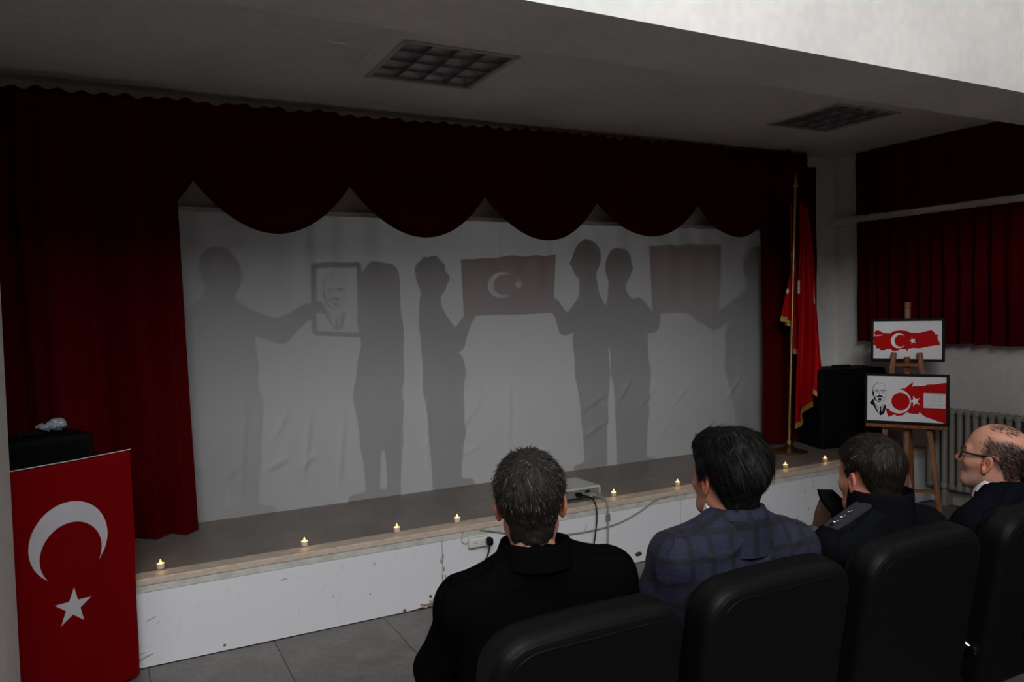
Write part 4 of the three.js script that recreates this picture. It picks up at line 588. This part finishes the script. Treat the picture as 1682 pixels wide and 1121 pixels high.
function man(o) {
  const [HX, HY, HZ] = o.head, ry = Math.atan2(o.body[0], o.body[1]), hy = Math.atan2(o.look[0], o.look[1]) - ry, sc = o.scale || 1;
  const t = thing('person', o.label, 'person', [HX + (o.dx || 0), 0, HZ + (o.dz || 0)], ry);
  // head placement in the body's own space
  const inv = new THREE.Matrix4().makeRotationY(ry).setPosition(t.position).invert(), hp = V(HX, HY, HZ).applyMatrix4(inv);
  const HM = new THREE.Matrix4().makeTranslation(hp.x, hp.y, hp.z).multiply(new THREE.Matrix4().makeRotationFromEuler(new THREE.Euler(-(o.pitch || 0), hy, o.tilt || 0, 'YXZ'))).multiply(new THREE.Matrix4().makeScale(sc, sc, sc));
  const N = [hp.x * 0.9, hp.y - (o.neck || 0.15) * sc, hp.z - 0.045], hipZ = o.hipZ ?? -0.07, P0 = [0, 0.56, hipZ];
  // head and neck
  const hg = HEAD.clone();
  const SK = o.skin;
  tint(hg, (x, y, z) => {
    const ax = Math.abs(x); let c = SK.slice(); const k = 1 + 0.1 * noise3(x * 40, y * 40, z * 40); c = c.map((q) => q * k);
    if (ax > 0.071 && z < 0.03 && Math.abs(y) < 0.045) c = [c[0] * 1.08, c[1] * 0.86, c[2] * 0.82];
    if (z > 0.082 && Math.abs(y + 0.0615) < 0.011 && ax < 0.022) c = [c[0] * 0.85, c[1] * 0.6, c[2] * 0.62];
    const br = y > 0.018 && y < 0.03 && ax > 0.012 && ax < 0.05 && z > 0.055 && noise3(x * 300, y * 300, z * 300) > -0.5; if (br) c = o.brow || [0.03, 0.025, 0.02];
    const e = hyp(ax - 0.031, y - 0.003, z - 0.08); if (e < 0.0133 && z > 0.084 && Math.abs(y - 0.003) < 0.006) c = hyp(ax - 0.031, y - 0.003) < 0.005 ? [0.02, 0.015, 0.01] : [0.6, 0.58, 0.55];
    if (o.stubble && y < -0.035 && y > -0.125 && z > 0.0 && noise3(x * 400, y * 400, z * 400) > -0.2) c = c.map((q, i) => lerp(q, o.stubble[i], 0.4));
    if (o.moustache && y < -0.038 && y > -0.056 && z > 0.07 && ax < 0.03 && noise3(x * 250, y * 250, z * 250) > -0.45) c = o.moustache;
    if (o.scalp) { const s = o.scalp(x, y, z); if (s > 0) c = c.map((q, i) => lerp(q, o.hairColor(V(x, y, z))[i], clamp(s, 0, 1))); }
    return c;
  });
  hg.applyMatrix4(HM);
  // body under the clothes, with hands
  const SH = [-1, 1].map((s) => [N[0] + s * (o.half || 0.19), N[1] - 0.08 + (o.shrug ? s * o.shrug : 0), N[2] + 0.005]), sh = (s) => SH[s < 0 ? 0 : 1], arm = (s) => o.arms[s < 0 ? 0 : 1];   // arm: [elbow, wrist]
  const HK = [-1, 1].map((s) => [[s * 0.09, 0.555, hipZ + 0.02], [s * (o.spread || 0.13), 0.555, hipZ + 0.47], [s * (o.spread || 0.13), 0.1, hipZ + 0.5]]), hip = (s) => HK[s < 0 ? 0 : 1][0], knee = (s) => HK[s < 0 ? 0 : 1][1], ank = (s) => HK[s < 0 ? 0 : 1][2];
  const torsoD = (x, y, z, r) => {
    let d = 1; const mx = N[0] * 0.75;
    for (const s of [-1, 1]) { d = smin(d, cone(x, y, z, [P0[0] + s * 0.085, P0[1] + 0.06, P0[2]], 0.118 + r, [mx + s * 0.09, N[1] - 0.2, N[2] + 0.022], 0.116 + r), 0.06); }
    d = smin(d, cone(x, y, z, SH[0], 0.058 + r, SH[1], 0.058 + r), 0.07);
    for (const s of [-1, 1]) d = smin(d, cone(x, y, z, [N[0], N[1] + 0.012, N[2]], 0.05 + r, [sh(s)[0] * 0.92 + N[0] * 0.08, sh(s)[1] + 0.012, N[2]], 0.046 + r), 0.05);
    return d;
  };
  const armD = (x, y, z, r) => { let d = 1; for (const s of [-1, 1]) { const [e, w] = arm(s); d = Math.min(d, smin(cone(x, y, z, sh(s), 0.05 + r, e, 0.042 + r), cone(x, y, z, e, 0.041 + r, w, 0.03 + r), 0.03)); } return d; };
  const legD = (x, y, z, r) => { let d = 1; for (const s of [-1, 1]) d = Math.min(d, smin(cone(x, y, z, hip(s), 0.082 + r, knee(s), 0.058 + r), cone(x, y, z, knee(s), 0.056 + r, ank(s), 0.04 + r), 0.03)); return d; };
  const bg = tint(sdfMesh((x, y, z) => smin(smin(torsoD(x, y, z, -0.012), armD(x, y, z, -0.008), 0.04), legD(x, y, z, -0.008), 0.05), [-0.5, 0.05, -0.35], [0.5, 1.15, 0.6], 0.014), () => SK);
  const hands = [-1, 1].map((s) => {
    const [e, w] = arm(s), d = V(w[0] - e[0], w[1] - e[1], w[2] - e[2]).normalize(), upv = V(0, 1, 0).addScaledVector(d, -d.y).normalize(), sd = d.clone().cross(upv), at = (f, g, h) => [w[0] + d.x * f + sd.x * g + upv.x * h, w[1] + d.y * f + sd.y * g + upv.y * h, w[2] + d.z * f + sd.z * g + upv.z * h];
    const B = [[at(-0.02, 0, 0), 0.026, at(0.03, 0, 0.004), 0.027], [at(0.03, -0.02, 0.004), 0.019, at(0.085, -0.024, 0.004), 0.014], [at(0.03, 0.02, 0.004), 0.02, at(0.085, 0.024, 0.004), 0.015]];
    [0.031, 0.011, -0.01, -0.03].forEach((g, i) => { const L = [0.036, 0.042, 0.039, 0.029][i]; B.push([at(0.09, g, 0.004), 0.0098, at(0.09 + L, g, -0.008), 0.0088], [at(0.09 + L, g, -0.008), 0.0088, at(0.1 + L * 1.4, g, -0.036), 0.0078]); });
    B.push([at(0.02, 0.024 * s, -0.004), 0.014, at(0.055, 0.05 * s, -0.012), 0.011], [at(0.055, 0.05 * s, -0.012), 0.011, at(0.088, 0.052 * s, -0.02), 0.009]);
    const c = at(0.07, 0, 0);
    return tint(sdfMesh((x, y, z) => { let q = 1; for (let i = 0; i < B.length; i++) q = smin(q, cone(x, y, z, ...B[i]), i < 3 ? 0.02 : 0.006); return q; }, c.map((q) => q - 0.13), c.map((q) => q + 0.13), 0.004), () => SK);
  });
  part('body', mergeGeometries([hg, bg, ...hands]), MAT.skin, t);
  // clothes
  const fold = (x, y, z) => 0.0045 * noise3(x * 9 + z * 4, y * 7, z * 9) + 0.005 * Math.pow(Math.max(0, 1 - Math.abs(noise3(x * 7 + y * 6 * Math.sign(x), y * 9 - x * 5 * Math.sign(x), z * 6)) * 3), 2) * (o.creases ?? 1);
  const coatBottom = 0.5;
  const jk = sdfMesh((x, y, z) => {
    let d = smin(torsoD(x, y, z, 0.014), armD(x, y, z, 0.013), 0.03); d -= fold(x, y, z) - 0.002;
    for (const s of [-1, 1]) { const [e, w] = arm(s), q = V(w[0] - e[0], w[1] - e[1], w[2] - e[2]).normalize(); d = smax(d, ((x - w[0]) * q.x + (y - w[1]) * q.y + (z - w[2]) * q.z + 0.012) > 0 && hyp(x - w[0], y - w[1], z - w[2]) < 0.14 ? ((x - w[0]) * q.x + (y - w[1]) * q.y + (z - w[2]) * q.z + 0.012) : -1, 0.006); }
    d = smax(d, coatBottom - y, 0.01);
    d = smax(d, -(cone(x, y, z, [N[0], N[1] - 0.02, N[2] + 0.025], 0.062, [N[0], N[1] + 0.12, N[2] + 0.01], 0.075)), 0.008);
    return d;
  }, [-0.52, 0.46, -0.36], [0.52, 1.16, 0.6], 0.0085);
  const jacket = part('jacket', jk, o.jacket, t);
  part('trousers', sdfMesh((x, y, z) => smax(smin(legD(x, y, z, 0.012), ell(x, y, z, 0, 0.56, hipZ, 0.175, 0.11, 0.13), 0.05) - 0.4 * fold(x, y, z), 0.1 - y, 0.006), [-0.34, 0.06, -0.34], [0.34, 0.75, 0.62], 0.012), o.trousers, t);
  for (const s of [-1, 1]) { const k = ank(s); part('shoe', sdfMesh((x, y, z) => smax(smin(cone(x, y, z, [k[0], 0.05, k[2] - 0.03], 0.042, [k[0], 0.035, k[2] + 0.17], 0.036), cone(x, y, z, [k[0], 0.05, k[2]], 0.042, [k[0], 0.1, k[2] - 0.01], 0.044), 0.03), 0.004 - y, 0.003), [k[0] - 0.08, -0.01, k[2] - 0.12], [k[0] + 0.08, 0.16, k[2] + 0.25], 0.008), MAT.black, t); }
  // collar: a folded band round the neck; spec gives height, flare and gap at the throat
  const band = (name, mat, c) => part(name, grid(64, 18, (u, v) => {
    const a = lerp(-Math.PI + c.gap, Math.PI - c.gap, u) + Math.PI, ca = Math.sin(a), cz = Math.cos(a), f = v * 2, up = f < 1 ? f : 2 - f, out = f < 1 ? 0 : (f - 1), hgt = c.h * (1 - (c.slope || 0) * (0.5 + 0.5 * cz) - (c.low || 0) * (0.5 - 0.5 * cz)) + (c.ends || 0) * Math.pow(Math.abs(2 * u - 1), 4);
    const r = c.r + c.flare * up * 0.3 + out * c.th + (f < 1 ? 0 : c.fall * out);
    return [N[0] + ca * r * 1.04, N[1] + c.y + hgt * up - out * (c.drop || 0), N[2] + c.z + cz * r * 1.1 - (c.tiltz || 0) * up, u * 0.4, v * 0.1];
  }), mat, jacket);
  for (const c of o.collars) band(c.name, c.mat, c);
  // hair
  const hs = o.hair.density ? HEAD : sdfMesh((x, y, z) => hairSDF(x, y, z, o.hair), [-0.13, -0.12, -0.15], [0.13, 0.19, 0.13], 0.0038);
  if (!o.hair.density) tint(hs, (x, y, z) => o.hairColor(V(x, y, z)).map((q) => q * 0.8));
  const st = strands(hs, o.hair.n, { ...o.hair, color: (P) => { const c = o.hairColor(P), k = 0.55 + 0.9 * rnd(); return rnd() < (o.grey || 0) ? [0.13 * k, 0.12 * k, 0.11 * k] : c.map((q) => q * k); } });
  const hm = o.hair.density ? st : mergeGeometries([hs, st]); hm.applyMatrix4(HM); part('hair', hm, MAT.hair, t);
  return { t, HM, N, sh, jacket };
}
const dark = (r, g, b, rough = 0.85) => phy({ color: lin(r, g, b), roughness: rough, specularIntensity: 0.04, bumpMap: rep(grain, 14), bumpScale: 0.0008 });
const toCrown = (cx, cy, cz) => (P) => V(P.x - cx, P.y - cy, P.z - cz);
const lap = (w = 0.1) => [[[-0.25, 0.78, 0.06], [-w, 0.66, 0.32]], [[0.25, 0.78, 0.06], [w, 0.66, 0.32]]];
man({
  label: 'man in a black coat with short greying dark hair, seen from behind', head: [0.925, 1.153, 3.2], look: [0.44, -0.9], body: [0.28, -0.96], scale: 0.98, pitch: 0.1, neck: 0.132, tilt: -0.03, dx: 0.03, dz: 0.02, skin: [0.5, 0.235, 0.165], shrug: -0.018, spread: 0.2,
  half: 0.185, arms: [[[-0.26, 0.76, 0.04], [-0.12, 0.66, 0.3]], [[0.275, 0.74, 0.06], [0.16, 0.66, 0.34]]], jacket: dark(0.002, 0.002, 0.0025), trousers: dark(0.01, 0.01, 0.013), creases: 0.5,
  collars: [{ name: 'coat_collar', mat: dark(0.002, 0.002, 0.0025), h: 0.05, r: 0.077, flare: 0.02, th: 0.01, fall: 0.014, drop: 0.006, gap: 0.5, y: 0.008, z: 0.012, slope: 0.25 }],
  hairColor: (P) => P.y < -0.045 ? [0.009, 0.007, 0.0055] : [0.017, 0.0135, 0.0105], grey: 0.13, stubble: [0.1, 0.09, 0.08],
  hair: { thick: (x, y, z) => lerp(0.005, 0.016, sstep(-0.06, 0.09, y)), rough: 0.003, n: 14000, dir: toCrown(0.01, 0.16, -0.06), mess: 0.5, len: (P) => lerp(0.008, 0.02, sstep(-0.05, 0.08, P.y)), lift: 0.0035, drop: 0.003, w: 0.0009 },
});
const plaid = canvasTex(256, 256, (c, w, h) => {
  c.fillStyle = '#4a5474'; c.fillRect(0, 0, w, h); for (let i = 0; i < 9000; i++) { c.fillStyle = rnd() < 0.5 ? 'rgba(20,24,40,0.16)' : 'rgba(110,120,160,0.12)'; c.fillRect(rnd() * w, rnd() * h, 3, 1.5); }
  for (const k of [0, 0.5]) { c.fillStyle = 'rgba(14,16,34,0.62)'; c.fillRect(w * k, 0, w * 0.13, h); c.fillRect(0, h * k, w, h * 0.13); c.fillStyle = 'rgba(120,120,150,0.35)'; c.fillRect(w * (k + 0.28), 0, 4, h); c.fillRect(0, h * (k + 0.28), w, 4); }
}); plaid.wrapS = plaid.wrapT = THREE.RepeatWrapping; plaid.repeat.set(8, 8);
const plaidMat = std({ map: plaid, color: lin(0.1, 0.1, 0.165), roughness: 0.85, bumpMap: rep(grain, 14), bumpScale: 0.0008 });
man({
  label: 'man in a blue checked suit with thick black hair, seen from behind', head: [1.505, 1.163, 3.28], look: [-0.06, -1], body: [0.12, -1], scale: 0.95, neck: 0.125, pitch: 0.02, tilt: 0.02, dz: 0.0, skin: [0.5, 0.22, 0.145], shrug: 0.012,
  arms: [[[-0.255, 0.74, 0.05], [-0.1, 0.66, 0.32]], [[0.255, 0.76, 0.05], [0.1, 0.66, 0.32]]], jacket: plaidMat, trousers: plaidMat, creases: 1.2,
  collars: [{ name: 'shirt_collar', mat: MAT.shirt, h: 0.06, low: 0.5, r: 0.069, flare: 0.01, th: 0.006, fall: 0.012, drop: 0.02, gap: 0.35, y: 0.006, z: 0.014 }, { name: 'jacket_collar', mat: plaidMat, h: 0.05, r: 0.081, flare: 0.012, th: 0.007, fall: 0.0, drop: 0.05, gap: 0.75, y: -0.016, z: 0.008, slope: 0.35 }],
  hairColor: () => [0.004, 0.0034, 0.003], grey: 0.004,
  hair: { thick: (x, y, z) => lerp(0.001, 0.022, sstep(-0.095, 0.05, y)) + 0.01 * sstep(0.02, 0.08, z) * sstep(0.05, 0.1, y) + 0.012 * sstep(0.0, -0.07, z) * sstep(-0.09, -0.02, y), rough: 0.003, n: 11000, dir: (P) => V(P.x * 0.3, -0.9 + (P.y > 0.07 ? 0.3 : 0), P.z < 0.02 ? -0.5 : -1.2), mess: 0.12, len: (P) => lerp(0.022, 0.045, sstep(-0.05, 0.08, P.y)), lift: 0.0005, drop: 0.009, w: 0.0009, line: [[-0.12, -0.084], [-0.06, -0.08], [-0.04, -0.06], [-0.026, -0.01], [-0.012, 0.03], [0.012, 0.03], [0.016, -0.01], [0.034, -0.006], [0.038, 0.04], [0.056, 0.075], [0.1, 0.1]] },
});
{
  const uni = dark(0.005, 0.0055, 0.0075);
  const m = man({
    label: 'man in a dark uniform jacket with a shoulder strap and brown hair', head: [2.115, 1.085, 3.27], look: [0.04, -1], body: [0.05, -1], scale: 0.98, pitch: -0.08, neck: 0.105, tilt: 0.03, skin: [0.5, 0.225, 0.15], arms: lap(), jacket: uni, trousers: uni, creases: 0.8,
    collars: [{ name: 'jacket_collar', mat: uni, h: 0.085, r: 0.078, flare: 0.03, th: 0.008, fall: 0.008, drop: 0.02, gap: 0.6, y: -0.005, z: 0.01 }],
    hairColor: () => [0.011, 0.0075, 0.005], grey: 0.03,
    hair: { thick: (x, y, z) => lerp(0.005, 0.016, sstep(-0.06, 0.09, y)), rough: 0.0025, n: 11000, dir: (P) => V(P.x * 0.9 + 0.2, -0.9, P.y > 0.08 ? 0.6 : -0.4), mess: 0.4, len: (P) => lerp(0.01, 0.022, sstep(-0.05, 0.08, P.y)), lift: 0.003, drop: 0.003, w: 0.0009 },
  });
  // the sitter's left shoulder carries the strap (local +x is the sitter's left)
  const s = m.sh(1), q = m.N, a = [lerp(q[0], s[0], 0.45), q[1] + 0.044, q[2] - 0.005], b = [s[0] + 0.035, s[1] + 0.066, s[2] - 0.005];
  const e = part('shoulder_strap', bar(a, b, 0.056, 0.012, Math.PI / 2), dark(0.03, 0.03, 0.036), m.t); e.userData.label = 'dark shoulder strap with three silver pips';
  for (const k of [0.42, 0.62, 0.82]) { const c = a.map((v, i) => lerp(v, b[i], k)); const sh = new THREE.Shape(); for (let i = 0; i < 10; i++) { const an = i * Math.PI / 5, r = i % 2 ? 0.0045 : 0.0095; i ? sh.lineTo(r * Math.cos(an), r * Math.sin(an)) : sh.moveTo(r, 0); } part('pip', new THREE.ExtrudeGeometry(sh, { depth: 0.003, bevelEnabled: true, bevelSize: 0.001, bevelThickness: 0.0015, bevelSegments: 1 }).rotateX(-Math.PI / 2).rotateZ(Math.atan2(b[1] - a[1], b[0] - a[0])).translate(c[0] + 0.002, c[1] + 0.0075, c[2]), MAT.chrome, e); }
  // open lapel standing off the left shoulder, brown lining outwards
  const flap = (pts, z, d) => { const f = new THREE.Shape(pts.map((p) => new THREE.Vector2(...p))); return muv(new THREE.ExtrudeGeometry(f, { depth: d, bevelEnabled: true, bevelSize: 0.004, bevelThickness: 0.004, bevelSegments: 2 }).translate(0, 0, z)); };
  part('raised_lapel', flap([[0.074, 1.028], [0.016, 1.019], [-0.027, 0.984], [-0.12, 0.943], [-0.1, 0.88], [0, 0.87], [0.014, 0.945], [0.063, 1.001]], 0.138, 0.006), dark(0.007, 0.007, 0.008), m.jacket);
  part('lapel_lining', flap([[0.046, 0.998], [0.006, 0.964], [-0.015, 0.928], [-0.005, 0.88], [0.082, 0.912], [0.07, 0.956]], 0.15, 0.006), std({ color: lin(0.035, 0.013, 0.006), roughness: 0.9, bumpMap: rep(grain, 4), bumpScale: 0.002 }), m.jacket).userData.label = 'brown lining';
}
{
  const navy = dark(0.0045, 0.005, 0.008);
  const m = man({
    label: 'balding man with black glasses and grey moustache in a navy suit', head: [2.7, 1.085, 3.31], look: [-0.3, -0.95], body: [-0.1, -1], scale: 0.97, pitch: 0.2, half: 0.205, neck: 0.115, tilt: 0.0, skin: [0.5, 0.24, 0.165], brow: [0.05, 0.04, 0.035], stubble: [0.18, 0.16, 0.15], moustache: [0.34, 0.32, 0.3], arms: lap(), jacket: navy, trousers: navy, creases: 0.6,
    collars: [{ name: 'shirt_collar', mat: MAT.shirt, h: 0.045, r: 0.07, flare: 0.01, th: 0.006, fall: 0.012, drop: 0.02, gap: 0.35, y: 0.004, z: 0.014 }, { name: 'jacket_collar', mat: navy, h: 0.034, r: 0.084, flare: 0.012, th: 0.008, fall: 0.004, drop: 0.012, gap: 0.75, y: -0.016, z: 0.008, slope: 0.35 }],
    hairColor: (P) => P.z > -0.035 && P.y < 0.085 ? [0.034, 0.027, 0.023] : [0.01, 0.008, 0.0065], grey: 0.12,
    scalp: (x, y, z) => { const line = pw([[-0.12, -0.062], [-0.05, -0.045], [-0.025, 0.03], [0.008, 0.03], [0.028, 0.0], [0.1, 0.2]], z); return y < line ? 0 : 0.75 * sstep(0.095, 0.07, y + 0.25 * Math.max(0, -z - 0.05)) * sstep(0.035, 0.01, z); },
    hair: { n: 60000, dir: (P) => V(P.x * 0.3, P.y > 0.1 ? -0.2 : -0.7, -0.9), mess: 0.4, len: () => 0.011, lift: 0.003, drop: 0.002, w: 0.0007,
      density: (x, y, z) => { const n = 0.012 * noise3(x * 45, y * 45, z * 45), ax = Math.abs(x), line = pw([[-0.12, -0.062], [-0.07, -0.06], [-0.05, -0.045], [-0.036, -0.01], [-0.025, 0.03], [-0.004, 0.037], [0.008, 0.03], [0.012, -0.008], [0.028, -0.004], [0.032, 0.03], [0.1, 0.2]], z); if (ax > 0.0795 || y < line) return 0; const side = sstep(0.1, 0.07, y + n + 0.25 * Math.max(0, -z - 0.05)) * sstep(0.04, 0.012, z + n), top = 0.75 * sstep(0.105, 0.12, y + n * 0.5) * sstep(0.05, 0.025, z + n) * sstep(-0.055, -0.03, z + n); return Math.max(side, top); } },
  });
  const gl = new THREE.Group(); gl.name = 'glasses'; gl.userData.label = 'black framed glasses'; m.t.add(gl); gl.applyMatrix4(m.HM);
  const fr = std({ color: lin(0.008, 0.008, 0.009), roughness: 0.3 }), rim = (s) => { const q = []; for (let i = 0; i < 20; i++) { const a = i / 20 * 2 * Math.PI, c = Math.cos(a), w = Math.sin(a); q.push([s * 0.033 + 0.027 * Math.sign(c) * Math.pow(Math.abs(c), 0.7), 0.003 + 0.019 * Math.sign(w) * Math.pow(Math.abs(w), 0.7), 0.105 - 0.012 * Math.pow(Math.abs(s * 0.033 + 0.027 * c) / 0.06, 2)]); } return q; };
  part('rim', tube(rim(-1), 0.0032, 60, 8, true), fr, gl); part('rim', tube(rim(1), 0.0032, 60, 8, true), fr, gl);
  part('bridge', tube([[-0.0075, 0.008, 0.106], [0, 0.011, 0.109], [0.0075, 0.008, 0.106]], 0.0024, 12, 8), fr, gl);
  for (const s of [-1, 1]) { part('temple', join(tube([[s * 0.06, 0.014, 0.094], [s * 0.071, 0.014, 0.082], [s * 0.0775, 0.018, 0.04], [s * 0.0795, 0.024, 0.0], [s * 0.081, 0.022, -0.018], [s * 0.079, 0.004, -0.038], [s * 0.076, -0.008, -0.044]], 0.0038, 40, 8)), fr, gl); part('lens', new THREE.CylinderGeometry(0.0245, 0.0245, 0.0015, 28).scale(1.08, 1, 0.74).rotateX(Math.PI / 2).translate(s * 0.033, 0.003, 0.101), phy({ color: lin(1, 1, 1), transmission: 1, thickness: 0, roughness: 0.02, ior: 1.5 }), gl); }
}

renderer.render(scene, camera);
